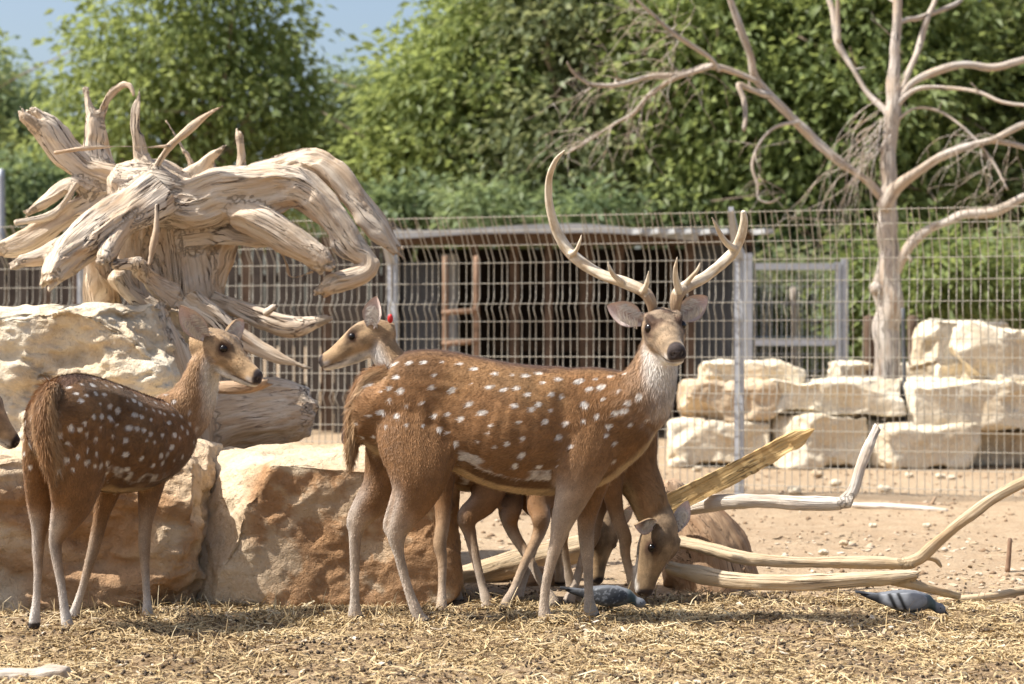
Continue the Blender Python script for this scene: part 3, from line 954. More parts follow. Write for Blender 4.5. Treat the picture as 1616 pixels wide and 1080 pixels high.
# ------------------------------------------------------------------ dead tree
def build_dead_tree():
    d = 16.9; K = d / FPX
    t = thing("dead_tree", "bare dead tree with bleached spreading limbs growing behind the boulders", "tree", P(1400, 540, d) * [1, 1, 0])
    def limb(name, pts, dd=(0, 0), n=12, seed=0, jag=0.0, wob=(.17, 1.5, 4.5)):
        m = len(pts)
        rows = []
        for i, (x, y, r) in enumerate(pts):
            q = P(x, y, d + dd[0] + (dd[1] - dd[0]) * i / (m - 1))
            rows.append([*q, r * K * (.84 if name == 'trunk' else .68)])
        rows = catmull(rows, .14)
        rj = np.random.default_rng(seed + 900)
        rows[1:-1, :3] += rj.normal(0, .10 if name == 'trunk' else .5, (len(rows) - 2, 3)) * rows[1:-1, 3:4]
        rows[:, 3] *= 1 + rj.normal(0, .05 if name == 'trunk' else .10, len(rows))
        L = Loft(); L.add(rows, S0=(.2, -1, .1), n=n, step=.03, wob=wob, seed=seed, jag=jag)
        for _ in range(len(rows) // 6):                     # snapped-off stubs and knots
            k = rj.integers(1, len(rows) - 1); rr = rows[k, 3]
            v = nrm(rj.normal(size=3) * [1, .7, 1]); a = rows[k, :3]; ln = rr + rj.uniform(.02, .11)
            L.add([[*a, rr * .55], [*(a + v * rr), rr * .5], [*(a + v * ln), rr * .3]], S0=(.2, -1, .1), n=7, step=.02, wob=(.2, 1.5, 4), seed=seed + _, jag=.01)
        V, F = L.arrays()
        return link(name, mesh_np(name, V, F, {"grain": L.meta()['grain']}), MAT['dead_bark'], t)
    base = [*P(1400, 540, d)]; 
    limb("trunk", [(1396, 712, 30), (1400, 610, 25), (1400, 520, 24), (1402, 450, 25), (1400, 400, 21), (1400, 340, 18), (1403, 280, 15), (1406, 220, 14), (1409, 160, 14), (1411, 100, 11), (1414, 40, 9), (1418, -30, 8)], n=16, seed=1)
    limb("branch", [(1398, 318, 12), (1370, 290, 10), (1330, 255, 10), (1290, 225, 11), (1250, 185, 11), (1215, 150, 10), (1190, 122, 10), (1183, 90, 9), (1168, 50, 8), (1155, 0, 7), (1145, -45, 6)], (0, -.5), seed=2)
    limb("branch", [(1194, 128, 6), (1160, 112, 6.5), (1120, 103, 6), (1080, 112, 5.5), (1020, 125, 5), (970, 133, 5), (930, 132, 4), (905, 116, 3), (895, 98, 2)], (-.4, -.7), seed=3, n=8)
    limb("branch", [(1125, 104, 6), (1060, 125, 5), (1030, 150, 5), (1000, 178, 4.5), (970, 196, 4), (930, 220, 3), (893, 243, 2)], (-.6, -.3), seed=4, n=8)
    limb("branch", [(1215, 152, 7), (1165, 135, 7), (1176, 158, 6), (1180, 182, 5), (1174, 206, 4)], (-.3, -.5), seed=5, n=8, jag=.02)
    limb("branch", [(1135, 112, 5), (1120, 95, 5), (1090, 70, 5), (1060, 48, 5), (1030, 20, 4), (995, -10, 3)], (-.6, -.9), seed=6, n=8)
    limb("branch", [(1262, 192, 5), (1225, 200, 4), (1200, 225, 4), (1190, 260, 4), (1195, 290, 3.6), (1196, 312, 3), (1215, 320, 2.5), (1232, 311, 2)], (-.25, -.4), seed=7, n=8)
    limb("branch", [(1393, 330, 14), (1410, 300, 13), (1440, 270, 11), (1480, 245, 10), (1530, 230, 9), (1570, 220, 8.5), (1616, 200, 8), (1690, 180, 7)], (-.05, -.6), seed=8)
    limb("branch", [(1555, 222, 6), (1600, 226, 6), (1640, 240, 5)], (-.4, -.5), seed=9, n=8)
    limb("branch", [(1408, 440, 13), (1428, 398, 12), (1470, 365, 11), (1520, 345, 10.5), (1570, 325, 10), (1616, 312, 9), (1700, 295, 8)], (0, -.5), seed=10)
    limb("branch", [(1405, 195, 8), (1395, 178, 8), (1370, 150, 8), (1345, 110, 7), (1322, 65, 7), (1312, 20, 6.5), (1304, -30, 6)], (.02, .5), seed=11)
    limb("branch", [(1324, 66, 6), (1320, 30, 6), (1322, -20, 5)], (.3, .2), seed=12, n=8)
    limb("branch", [(1412, 185, 8), (1424, 155, 8), (1440, 110, 7.5), (1455, 60, 7), (1475, 0, 6), (1487, -40, 5)], (0, .3), seed=13)
    limb("branch", [(1412, 178, 8), (1440, 130, 8), (1470, 112, 8), (1520, 105, 8), (1570, 107, 7.5), (1616, 97, 7), (1700, 88, 6)], (0, -.3), seed=14)
    limb("branch", [(1410, 170, 6), (1450, 141, 5.5), (1500, 140, 5), (1545, 148, 5), (1580, 163, 4.5), (1630, 168, 4)], (-.02, -.6), seed=15, n=8)
    limb("branch", [(1412, 38, 6), (1430, 32, 6), (1470, 20, 6), (1505, 8, 5.5), (1540, -20, 5)], (0, .5), seed=16, n=8)
    limb("branch", [(1406, 200, 4), (1440, 172, 3.5), (1480, 175, 3.5), (1515, 195, 3.5), (1545, 225, 3), (1570, 262, 2.5), (1590, 300, 2)], (0, -.5), seed=17, n=7)
    # tangle of fine twigs
    rng = np.random.default_rng(12)
    parts = []
    def twig(p, v, L, r, grav, dd):
        q = np.array(p, float); rows = []
        v = np.array(v, float)
        for i in range(6):
            rows.append([*q, max(.75 * r * (1 - i / 6.5), .0014)])
            v = v + rng.normal(0, .28, 3) * [1, .4, 1] + np.array([0, 0, -grav])
            v = v / np.linalg.norm(v)
            q = q + v * L / 5
        Vb, Fb, mb = tube_mesh(rows, n=4, step=.06, wob=None)
        parts.append((Vb, Fb))
        return rows
    for i in range(34):                                   # hanging bundle by the trunk
        p = P(1388 + rng.normal(0, 10), 205 + rng.normal(0, 22), d - .1 + rng.normal(0, .1))
        twig(p, (-.7 + rng.normal(0, .4), rng.normal(0, .3), -.4), rng.uniform(.5, 1.35), .006, .35, 0)
    for pts, n, g in (([(1120, 105), (1060, 112), (1000, 128), (940, 132), (905, 118)], 26, .12), ([(1060, 125), (1020, 160), (970, 196), (930, 220)], 30, .18), ([(1090, 70), (1050, 42), (1010, 5)], 24, -.02), ([(1195, 300), (1200, 230)], 8, .2), ([(1480, 245), (1560, 225), (1600, 215)], 12, .35), ([(1500, 180), (1560, 250), (1590, 300)], 18, .25), ([(1430, 120), (1420, 60)], 6, .1)):
        for i in range(int(n * .65)):
            a = rng.random() * (len(pts) - 1); k = int(a); f = a - k
            x = pts[k][0] * (1 - f) + pts[k + 1][0] * f; y = pts[k][1] * (1 - f) + pts[k + 1][1] * f
            rows = twig(P(x, y, d - .55 + rng.normal(0, .08)), (-.6 + rng.normal(0, .5), rng.normal(0, .3), rng.normal(-.1, .6)), rng.uniform(.25, .75), .0055, g, 0)
            for j in range(2):
                twig(rows[rng.integers(1, 4)][:3], (-.4 + rng.normal(0, .6), rng.normal(0, .3), rng.normal(-.2, .6)), rng.uniform(.12, .35), .0035, g, 0)
    V, F = join_parts(parts)
    tw = link("twigs", mesh_np("twigs", V, F, {"grain": V}), MAT['dead_bark'], t)
    tw["kind"] = "stuff"
build_dead_tree()

# ------------------------------------------------------------------ big limestone blocks in the enclosure
def block(label, centre, dims, seed, mat, k, cuts, amp, freq, ncut, fine, yaw=0.0, n=96, stain=None, ledges=0.0, nchip=200, chipd=.022):
    V, Q = rock_shape(n, dims, seed, k, cuts, amp, freq, ncut, fine, nchip, (.06, .24), chipd)
    if ledges:
        # broken horizontal bedding on the sides
        N = vnormals(V, Q)
        side = 1 - smoothstep(.35, .8, np.abs(N[:, 2]))
        z = V[:, 2] + .05 * fbm(V, 2.2, 3, seed + 40)
        st = np.abs(((z * 5.2) % 1.0) - .5) * 2
        lum = fbm(V * [1, 1, 2.2], 5.5, 4, seed + 50, .6)
        V = V + N * (side * ledges * (0.9 * (smoothstep(.15, .5, st) - .6) + 1.1 * lum))[:, None]
    V = V @ rotz(yaw).T
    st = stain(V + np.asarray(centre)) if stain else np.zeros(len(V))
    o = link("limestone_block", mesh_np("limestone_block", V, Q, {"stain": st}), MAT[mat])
    o.location = [float(c) for c in centre]
    return tag(o, label, "rock", "limestone blocks in the enclosure")

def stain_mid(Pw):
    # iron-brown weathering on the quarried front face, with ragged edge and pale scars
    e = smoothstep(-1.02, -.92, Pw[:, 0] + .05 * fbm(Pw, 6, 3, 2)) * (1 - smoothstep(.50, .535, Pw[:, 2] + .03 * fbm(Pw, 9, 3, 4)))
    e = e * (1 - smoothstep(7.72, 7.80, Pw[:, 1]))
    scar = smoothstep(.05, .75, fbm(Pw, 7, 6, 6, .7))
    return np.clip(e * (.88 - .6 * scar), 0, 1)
def stain_low(Pw):
    e = smoothstep(.05, .5, fbm(Pw * [1, 1, 1.6], 2.2, 3, 12)) * (1 - smoothstep(.42, .5, Pw[:, 2]))
    return .8 * e

# middle block, behind the two standing deer
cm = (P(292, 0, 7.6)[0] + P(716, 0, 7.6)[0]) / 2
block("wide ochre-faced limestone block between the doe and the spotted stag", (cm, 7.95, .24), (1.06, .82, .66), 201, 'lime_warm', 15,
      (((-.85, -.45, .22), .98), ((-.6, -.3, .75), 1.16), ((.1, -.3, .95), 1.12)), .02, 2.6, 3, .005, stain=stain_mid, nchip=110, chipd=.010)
# lower left block
xa, xb = P(-130, 0, 7.45)[0], P(303, 0, 7.45)[0]
block("rough brown limestone block at the feet of the doe", ((xa + xb) / 2, 7.94, .25), (xb - xa, 1.0, .68), 202, 'lime_warm', 12,
      (((.75, -.55, -.45), 1.28),), .028, 2.4, 4, .006, stain=stain_low, ledges=.015, nchip=160, chipd=.018)
# upper left block, set back on the lower one
xa, xb = P(-160, 0, 8.15)[0], P(268, 0, 8.15)[0]
block("pale pitted limestone block stacked behind the doe", ((xa + xb) / 2, 8.55, .83), (xb - xa, .95, .66), 203, 'lime', 13,
      (((.03, -.38, .92), 1.22), ((.9, -.2, .35), 1.12), ((.55, -.5, .6), 1.34)), .022, 2.8, 2, .006, ledges=.018, nchip=220, chipd=.018)

# ------------------------------------------------------------------ driftwood stump
def z1(x, y):
    return x / 2.448, 110 + y / 2.448
def z4(x, y):
    return 260 + x / 4.04, 460 + y / 4.04

def build_stump():
    D = 8.85
    L = Loft()
    groups = []          # chain index -> part number (0 = trunk)
    def ch(pts, conv, part, dd=(0, 0), jag=.0, sc=2.448, wob=(.24, 1.5, 1.8), n=22, seed=None, tw=1.5, flat=1.0):
        rows = []
        m = len(pts)
        for i, (x, y, r) in enumerate(pts):
            sx, sy = conv(x, y) if conv else (x, y)
            d = D + dd[0] + (dd[1] - dd[0]) * i / (m - 1)
            R = r / sc * d / FPX * 1.06
            rows.append([*P(sx, sy, d), R * flat, R])
        L.add(rows, S0=(.15, -1, .2), n=n, step=.02, wob=wob, jag=jag, seed=seed if seed is not None else len(groups) + 3, twist=tw)
        groups.append(part)
        if jag:
            rr = np.random.default_rng(len(groups) * 3 + 1)
            e = np.array(rows[-1][:3]); T = nrm(e - np.array(rows[-2][:3])); Rr = rows[-1][4]
            for _ in range(6):
                o = np.cross(T, rr.normal(size=3)); o = nrm(o) * Rr * rr.uniform(.2, .9)
                ln = rr.uniform(.2, 1.2) * jag + Rr * .2; q = e + o - T * Rr * .8
                r0 = max(Rr * rr.uniform(.25, .5), .010)
                L.add([[*q, r0, r0 * .7], [*(q + T * (ln * .6 + Rr * .8)), r0 * .8, r0 * .55], [*(q + T * (ln + Rr * .8) + rr.normal(0, .006, 3)), .005, .004]], S0=o + 1e-4, n=7, step=.015)
                groups.append(part)
    k = [0]
    def new():
        k[0] += 1
        return k[0]
    # trunk, root crown and lying lower log
    ch([(640, 470, 115), (690, 600, 130), (700, 740, 125), (720, 870, 115), (760, 980, 120), (800, 1120, 140), (830, 1300, 150), (840, 1500, 160), (845, 1760, 165)], z1, 0, (.12, .08), n=24, wob=(.34, 1.6, 1.6))
    ch([(600, 520, 95), (545, 620, 80), (540, 740, 75), (590, 860, 80), (660, 980, 90)], z1, 0, (.12, .05), n=20)
    ch([(720, 560, 80), (820, 610, 70), (860, 680, 55), (820, 780, 60), (780, 880, 60)], z1, 0, (.15, .1), n=18)
    ch([(430, 430, 70), (520, 460, 110), (620, 490, 120), (720, 510, 100)], z1, 0, (-.08, -.02), n=22)
    ch([(300, 690, 75), (360, 668, 62), (420, 655, 56), (466, 650, 46), (487, 650, 36)], None, new(), (-.1, -.05), sc=1, n=22, jag=.015, wob=(.06, 1.5, 1))
    # arching root with two strands
    p = new()
    ch([(640, 500, 105), (740, 520, 112), (850, 485, 106), (980, 470, 96), (1090, 455, 92), (1180, 470, 80), (1260, 540, 66), (1320, 620, 55), (1370, 690, 45), (1425, 725, 36), (1425, 775, 36), (1370, 805, 38), (1295, 825, 38), (1245, 856, 24)], z1, p, (-.02, -.12), jag=.03, wob=(.14, 1.6, 1.6))
    p = new()
    ch([(950, 430, 50), (1060, 385, 45), (1150, 362, 46), (1230, 368, 48), (1310, 425, 46), (1390, 520, 44), (1465, 612, 42), (1535, 695, 28)], z1, p, (.08, .02), jag=.05, wob=(.3, 1.8, 1.8))
    p = new(); ch([(900, 560, 55), (960, 570, 60), (1050, 610, 62), (1150, 675, 56), (1230, 725, 42), (1268, 752, 24)], z1, p, (-.10, -.2), jag=.02)
    p = new(); ch([(690, 650, 65), (830, 645, 52), (960, 655, 42), (1080, 690, 32), (1180, 742, 24), (1245, 782, 16)], z1, p, (.05, -.02))
    ch([(1035, 700, 8), (1090, 752, 9), (1130, 803, 9), (1212, 780, 6)], z1, p, (0, -.1), n=8, wob=None)
    # roots to the lower left
    p = new()
    ch([(590, 470, 105), (490, 540, 92), (400, 600, 80), (320, 662, 72), (240, 740, 62), (185, 805, 44)], z1, p, (-.1, -.55), jag=.05)
    ch([(350, 640, 42), (220, 702, 36), (130, 732, 27), (68, 748, 20)], z1, p, (-.35, -.5), jag=.03)
    ch([(500, 580, 50), (450, 650, 37), (418, 700, 29), (398, 742, 16)], z1, p, (-.25, -.5), jag=.02)
    p = new(); ch([(400, 480, 50), (320, 530, 42), (240, 572, 38), (150, 630, 42), (80, 668, 36), (-5, 692, 24)], z1, p, (.0, -.1), jag=.09, wob=(.3, 2.2, 1.4))
    p = new(); ch([(360, 480, 42), (300, 445, 36), (262, 450, 34), (200, 490, 29), (115, 538, 20)], z1, p, (-.02, -.15), jag=.03)
    ch([(300, 440, 18), (240, 522, 15), (180, 570, 13), (55, 592, 13)], z1, p, (-.12, -.28), n=10)
    # upright roots
    p = new(); ch([(450, 430, 60), (360, 400, 62), (260, 330, 60), (195, 240, 54), (140, 192, 38)], z1, p, (.05, -.05), jag=.07, wob=(.2, 1.8, 1.6))
    p = new(); ch([(395, 440, 62), (372, 310, 46), (366, 205, 42), (346, 135, 23), (337, 80, 13)], z1, p, (.1, .1), jag=.02)
    ch([(378, 215, 28), (408, 138, 20), (440, 82, 18), (480, 56, 15), (505, 62, 10), (518, 102, 5)], z1, p, (.1, .05), n=10)
    p = new(); ch([(572, 430, 55), (548, 335, 31), (531, 235, 27), (530, 165, 23), (540, 104, 11)], z1, p, (-.05, -.1), jag=.02)
    p = new(); ch([(585, 395, 16), (640, 312, 16), (720, 240, 14), (790, 182, 13), (866, 138, 8)], z1, p, (-.1, -.25), n=10, wob=(.1, 1, 3))
    p = new(); ch([(212, 322, 5), (330, 305, 8), (450, 297, 8), (560, 300, 8), (660, 296, 8)], z1, p, (-.16, -.22), n=9, wob=None)
    p = new(); ch([(750, 380, 15), (700, 302, 14), (670, 250, 12), (638, 195, 8)], z1, p, (.15, .2), n=9)
    p = new(); ch([(700, 450, 60), (780, 375, 31), (822, 332, 24), (856, 305, 14)], z1, p, (0, -.05), jag=.02)
    p = new(); ch([(930, 420, 26), (932, 330, 19), (926, 265, 16)], z1, p, (.1, .1), n=12, jag=.03, wob=(.25, 1.8, 2))
    # middle and lower roots
    p = new(); ch([(607, 520, 9), (602, 620, 9), (590, 690, 9), (577, 758, 9)], z1, p, (-.42, -.42), n=9, wob=None)
    p = new(); ch([(665, 880, 60), (600, 840, 48), (555, 795, 36), (525, 755, 26), (432, 768, 12)], z1, p, (-.2, -.45))
    ch([(530, 765, 24), (534, 730, 15)], z1, p, (-.40, -.43), n=10)
    p = new(); ch([(365, 720, 42), (375, 820, 52), (388, 920, 62), (400, 1010, 70)], z1, p, (-.05, .0), wob=(.08, 1.2, 1.2))
    ch([(450, 790, 50), (500, 870, 62), (570, 930, 75), (640, 980, 90)], z1, p, (-.15, -.05))
    p = new(); ch([(150, 40, 80), (230, 110, 78), (330, 175, 68), (430, 260, 58), (560, 340, 50), (700, 410, 44), (780, 440, 34), (866, 472, 12)], z4, p, (-.2, -.25), sc=4.04, jag=.05)
    p = new(); ch([(300, 40, 50), (400, 85, 52), (500, 130, 62), (640, 185, 62), (760, 222, 56), (850, 228, 50), (905, 215, 34), (995, 190, 16)], z4, p, (-.05, -.15), sc=4.04, jag=.04)
    ch([(640, 140, 18), (712, 88, 8)], z4, p, (-.2, -.22), sc=4.04, n=9)
    p = new(); ch([(250, 480, 8), (255, 515, 22), (268, 555, 30), (282, 600, 32), (292, 660, 38), (296, 740, 44)], None, p, (-.28, -.28), sc=1)
    V, F = L.arrays()
    meta = L.meta()
    RV, RQ = remesh(V, F, 0.0075)
    RV = laplace(RV, RQ, 1, .5)
    idx = nearest(V, RV)
    grain = L.grain_at(RV, idx)
    part = np.array(groups)[meta['cid'][idx]]
    # long flat facets split off along the grain
    rg = np.random.default_rng(17)
    tanv = meta['tan'][idx]
    N = vnormals(RV, RQ)
    for _ in range(230):
        if _ % 60 == 0: N = vnormals(RV, RQ)
        i = rg.integers(len(RV)); T = tanv[i]; R = rg.uniform(.04, .11); dep = rg.uniform(.004, .017)
        pr = rg.normal(0, .25, 3); pr -= (pr @ T) * T
        nn = nrm(N[i] + pr); d = RV - RV[i]
        al = d @ T
        dist = np.sqrt(np.maximum((d * d).sum(1) - al * al, 0) + (al / 2.6) ** 2)
        w = 1 - smoothstep(.8, 1.0, dist / R)
        RV = RV - (np.clip((d + N[i] * dep) @ nn, 0, dep * 1.2) * w)[:, None] * nn
    # grooves along the grain
    N = vnormals(RV, RQ)
    g = grain * [30, 30, 2.0]
    gro = np.abs(fbm(g, 1.0, 3, 77)); g2 = fbm(grain * [75, 75, 3.5], 1.0, 2, 78)
    low = np.abs(fbm(grain * [13, 13, 1.1], 1.0, 2, 80))
    gate = smoothstep(.15, .6, fbm(RV, 3.5, 2, 81))
    RV = RV + N * (-.004 * gate * (1 - smoothstep(0, .22, gro)) + .0018 * g2 - .022 * gate * (1 - smoothstep(0, .07, low)) + .010 * fbm(RV, 6, 3, 79))[:, None]
    t = thing("driftwood_stump", "huge bleached driftwood stump with arching and upright roots behind the rocks", "tree stump", P(345, 540, D) * [1, 1, 0])
    fp = part[RQ[:, 0]]
    for k in np.unique(fp):
        q = RQ[fp == k]
        used, invx = np.unique(q, return_inverse=True)
        nm = "trunk" if k == 0 else "root"
        link(nm, mesh_np(nm, RV[used], invx.reshape(-1, 4), {"grain": grain[used]}), MAT['drift'], t)
    # flat broken slab lodged below the roots
    sl = Loft()
    sl.add([[*P(345, 612, 8.45), .05, .025], [*P(375, 612, 8.40), .08, .03], [*P(400, 610, 8.38), .07, .028], [*P(422, 604, 8.36), .03, .018]], n=14, step=.015, wob=(.2, 1.5, 3), jag=.02, S0=(0, -1, 0))
    V, F = sl.arrays()
    o = link("wood_slab", mesh_np("wood_slab", V, F, {"grain": sl.meta()['grain']}), MAT['dark_log'])
    tag(o, "flat broken wood slab lodged against the stump below the doe's chin", "wood")
build_stump()

# ------------------------------------------------------------------ branches and logs lying on the right
def log(name, label, chains, mat, cat="log", group=None, voxel=None):
    L = Loft()
    for pts, kw in chains:
        rows = [[*P(x, y, d), r * d / FPX * (.9 if name == 'branch' else 1)] for x, y, d, r in pts]
        L.add(rows, S0=(.1, -1, .15), n=kw.get('n', 14), step=.02, wob=kw.get('wob', (.09, 1.3, 2.5)), jag=kw.get('jag', 0), jag0=kw.get('jag0', 0), seed=kw.get('seed', 1))
    V, F = L.arrays()
    g = L.meta()['grain']
    if voxel:
        RV, RQ = remesh(V, F, voxel)
        RV = laplace(RV, RQ, 2, .5)
        gg = L.grain_at(RV, nearest(V, RV))
        N = vnormals(RV, RQ)
        RV = RV + N * (.0035 * fbm(gg * [40, 40, 3], 1, 2, 5) + .005 * fbm(RV, 11, 3, 6) - .006 * smoothstep(0, .4, fbm(RV, 4, 2, 8)) * (1 - smoothstep(0, .12, np.abs(fbm(gg * [20, 20, 1.5], 1, 2, 7)))))[:, None]
        me = mesh_np(name, RV, RQ, {"grain": gg})
    else:
        me = mesh_np(name, V, F, {"grain": g})
    o = link(name, me, MAT[mat])
    return tag(o, label, cat, group)

log("branch", "bleached grey branch with an upturned end resting on the dark log",
    [([(1045, 812, 8.15, 13), (1075, 803, 8.1, 14), (1130, 793, 8.0, 15), (1200, 791, 7.95, 14), (1270, 795, 7.9, 13.5), (1325, 795, 7.88, 13), (1345, 792, 7.87, 12)], dict(jag=.015, seed=2)),
     ([(1325, 796, 7.88, 11), (1345, 778, 7.88, 11), (1358, 740, 7.9, 10.5), (1372, 705, 7.93, 9.5), (1386, 672, 7.97, 8)], dict(jag=.012, seed=3))], 'drift_pale', "branch", voxel=.006)
log("branch", "long tan branch bending up steeply at its broken elbow",
    [([(1070, 856, 7.95, 10), (1110, 864, 7.9, 11), (1180, 883, 7.82, 11.5), (1260, 888, 7.78, 11), (1350, 887, 7.75, 11), (1440, 889, 7.72, 11.5)], dict(seed=4)),
     ([(1425, 890, 7.72, 10), (1450, 882, 7.7, 10.5), (1480, 856, 7.68, 10), (1530, 815, 7.66, 10), (1580, 780, 7.65, 9.5), (1640, 752, 7.64, 9), (1720, 730, 7.62, 8)], dict(seed=5)),
     ([(1440, 884, 7.74, 6), (1465, 880, 7.76, 6), (1480, 886, 7.77, 5), (1486, 896, 7.77, 3)], dict(seed=6, n=9))], 'log_tan', "branch", voxel=.006)
log("branch", "stout tan branch with splintered end lying lowest over the straw",
    [([(1055, 896, 7.75, 12), (1100, 907, 7.7, 14), (1170, 918, 7.62, 15), (1260, 920, 7.55, 14.5), (1350, 915, 7.5, 14), (1410, 911, 7.48, 13.5), (1452, 905, 7.47, 10)], dict(jag=.03, seed=7)),
     ([(1405, 914, 7.49, 11), (1440, 922, 7.5, 11), (1480, 933, 7.52, 9.5), (1515, 941, 7.6, 8)], dict(seed=8))], 'log_tan', "branch", voxel=.006)
log("branch", "thin curved tan branch lying on the ground past the pigeon",
    [([(1480, 948, 7.68, 6), (1520, 945, 7.66, 7), (1570, 940, 7.68, 7.5), (1616, 932, 7.75, 8), (1690, 925, 7.85, 8)], dict(seed=9, n=10))], 'log_tan', "branch")
log("log", "thick pale log lying on the ground behind the deer legs",
    [([(690, 925, 8.4, 20), (740, 914, 8.42, 21), (800, 896, 8.45, 22), (860, 879, 8.48, 22), (930, 860, 8.5, 20)], dict(jag=.03, jag0=.02, seed=10))], 'log_tan', voxel=.008)
log("log", "big dark weathered log with knobbed top behind the feeding deer",
    [([(1052, 764, 8.35, 22), (1066, 790, 8.35, 30), (1095, 830, 8.32, 50), (1118, 880, 8.3, 66), (1130, 945, 8.28, 72)], dict(jag0=.03, seed=11, n=22, wob=(.16, 1.6, 2.0))),
     ([(1060, 880, 8.3, 50), (1120, 900, 8.28, 56), (1178, 918, 8.25, 28)], dict(seed=12, n=18))], 'dark_log', voxel=.010)
log("log", "broken dark log chunk on the ground between the deer legs",
    [([(820, 925, 8.3, 16), (850, 918, 8.3, 22), (885, 915, 8.3, 20)], dict(jag=.05, jag0=.05, seed=13, wob=(.3, 1.6, 3)))], 'dark_log', voxel=.008)
log("stick", "thin brown stick standing upright in the sand", [([(1590, 902, 8.75, 4.5), (1592, 880, 8.75, 4), (1594, 850, 8.75, 3.5)], dict(seed=14, n=8))], 'rust', "stick")
log("stick", "long pale stick lying flat beyond the bleached branch", [([(1345, 797, 12.2, 4), (1400, 800, 12.1, 6), (1450, 803, 12.0, 6), (1495, 806, 11.9, 3)], dict(seed=15, n=8))], 'drift_pale', "stick")
log("stick", "dark forked stick lying on the sand beyond the bent tan branch", [([(1400, 794, 12.4, 2.5), (1450, 796, 12.4, 3), (1500, 799, 12.3, 2.5)], dict(seed=16, n=8)), ([(1470, 797, 12.35, 2.5), (1476, 785, 12.35, 2)], dict(seed=17, n=8))], 'dark_log', "stick")
log("stick", "brown stick lying in the straw before the doe", [([(183, 1023, 6.5, 4.5), (225, 1021, 6.5, 5), (266, 1024, 6.48, 4)], dict(seed=18, n=9))], 'log_tan', "stick")
log("bark_piece", "pale weathered bark piece lying in front of everything in the straw", [([(-30, 1070, 5.95, 10), (20, 1068, 5.94, 12), (55, 1068, 5.92, 13), (85, 1062, 5.9, 14), (108, 1060, 5.9, 8)], dict(seed=19, wob=(.35, 1.6, 4), jag=.02))], 'dead_bark', "bark", voxel=.005)

def build_plank():
    # yellow split plank leaning on the log
    a = P(1022, 812, 7.95); b = P(1275, 682, 8.0)
    ax = nrm(b - a); L = np.linalg.norm(b - a)
    up = nrm(np.cross(np.cross(ax, (0, 0, 1)), ax)); fr = np.cross(ax, up)
    m, rng = 60, np.random.default_rng(4)
    s = np.linspace(0, 1, m)
    w = (.046 - .012 * s - .022 * smoothstep(.93, 1, s))            # half width
    tck = .014
    prof = [(-1, -1), (-.5, -1.15), (0, -.85), (.5, -1.1), (1, -.9), (1, 1), (0, 1.05), (-1, 1)]
    V = []
    for i in range(m):
        bend = -.010 * math.sin(s[i] * 3.1)
        for j, (u, v) in enumerate(prof):
            nz = .006 * vnoise(np.array([[s[i] * 6, j * 3.3, 0]]), 3)[0] + .003 * vnoise(np.array([[s[i] * 30, j * 1.7, 5]]), 4)[0]
            e = rng.uniform(-.03, .03) if i in (0, m - 1) else 0
            V.append(a + ax * (L * s[i] + e) + up * ((u * w[i]) + nz + bend) + fr * (v * tck + nz))
    n = len(prof)
    ii = np.arange(m - 1)[:, None] * n + np.arange(n)[None]; jj = np.arange(m - 1)[:, None] * n + (np.arange(n)[None] + 1) % n
    Q = np.stack([ii, ii + n, jj + n, jj], -1).reshape(-1, 4)
    caps = np.array([[0, k, k + 1] for k in range(1, n - 1)] + [[(m - 1) * n, (m - 1) * n + k + 1, (m - 1) * n + k] for k in range(1, n - 1)])
    V = np.array(V)
    g = np.stack([(V - a) @ up, (V - a) @ fr, (V - a) @ ax], -1)
    o = link("split_plank", mesh_np("split_plank", V, [Q, caps], {"grain": g}, smooth=False), MAT['split'])
    tag(o, "yellow split wood plank leaning up over the dark log", "plank")
build_plank()

# ------------------------------------------------------------------ deer
def m_hide(name, is_fur=False):
    t = NT(name)
    c = t.attr("Col", 'Color')
    p = t.coord()
    if not is_fur:
        f = t.noise(t.scale(p, (1, 1, 1)), 140.0, 4, 0.7)
        c = t.mix(t.ramp(f, [(0.3, 0.35), (0.6, 0.0)]), c, t.mix(1.0, c, (.45, .42, .40), 'MULTIPLY'))
        m = t.done(c, 0.75, t.bump(f, 0.5, 0.004), 0.2)
    else:
        m = t.done(c, 0.6, None, 0.25)
    t.b.inputs["Sheen Weight"].default_value = 0.12
    t.b.inputs["Sheen Roughness"].default_value = 0.4
    return m
MAT['hide'] = m_hide("deer_hide")
MAT['fur'] = m_hide("deer_fur", True)
MAT['eye'] = m_plain("wet_dark_eye", (0.010, 0.006, 0.004), 0.18, 0, 0.2, 30, 0.0, 0.35)
MAT['nose'] = m_plain("damp_nose", (0.045, 0.034, 0.032), 0.32, 0, 0.35, 60, 0.4, 0.45, 220)
MAT['tag'] = m_plain("red_plastic_tag", (0.62, 0.03, 0.025), 0.4, 0, 0.1, 10, 0.0, 0.5)
def m_antler():
    t = NT("antler_bone")
    g = t.attr("grain")
    n = t.noise(t.scale(g, (70, 70, 6)), 1.0, 4, .6)
    b = t.noise(t.coord(), 16.0, 4, .6)
    c = t.mix(t.ramp(n, [(.35, 0), (.65, 1)]), (.62, .53, .40), (.74, .67, .54))
    c = t.mix(t.ramp(b, [(.45, 0), (.70, .85)]), c, (.42, .29, .16))
    sx = t.n("ShaderNodeSeparateXYZ", Vector=g).outputs[2]
    c = t.mix(t.ramp(sx, [(0.05, .85), (0.16, 0.0)]), c, (.25, .155, .085))
    c = t.mix(t.ramp(t.noise(t.scale(g, (120, 120, 14)), 1.0, 3, .6), [(.5, 0), (.62, .5)]), c, (.46, .35, .22))
    return t.done(c, .55, t.bump(n, .8, .006), .35)
MAT['antler'] = m_antler()

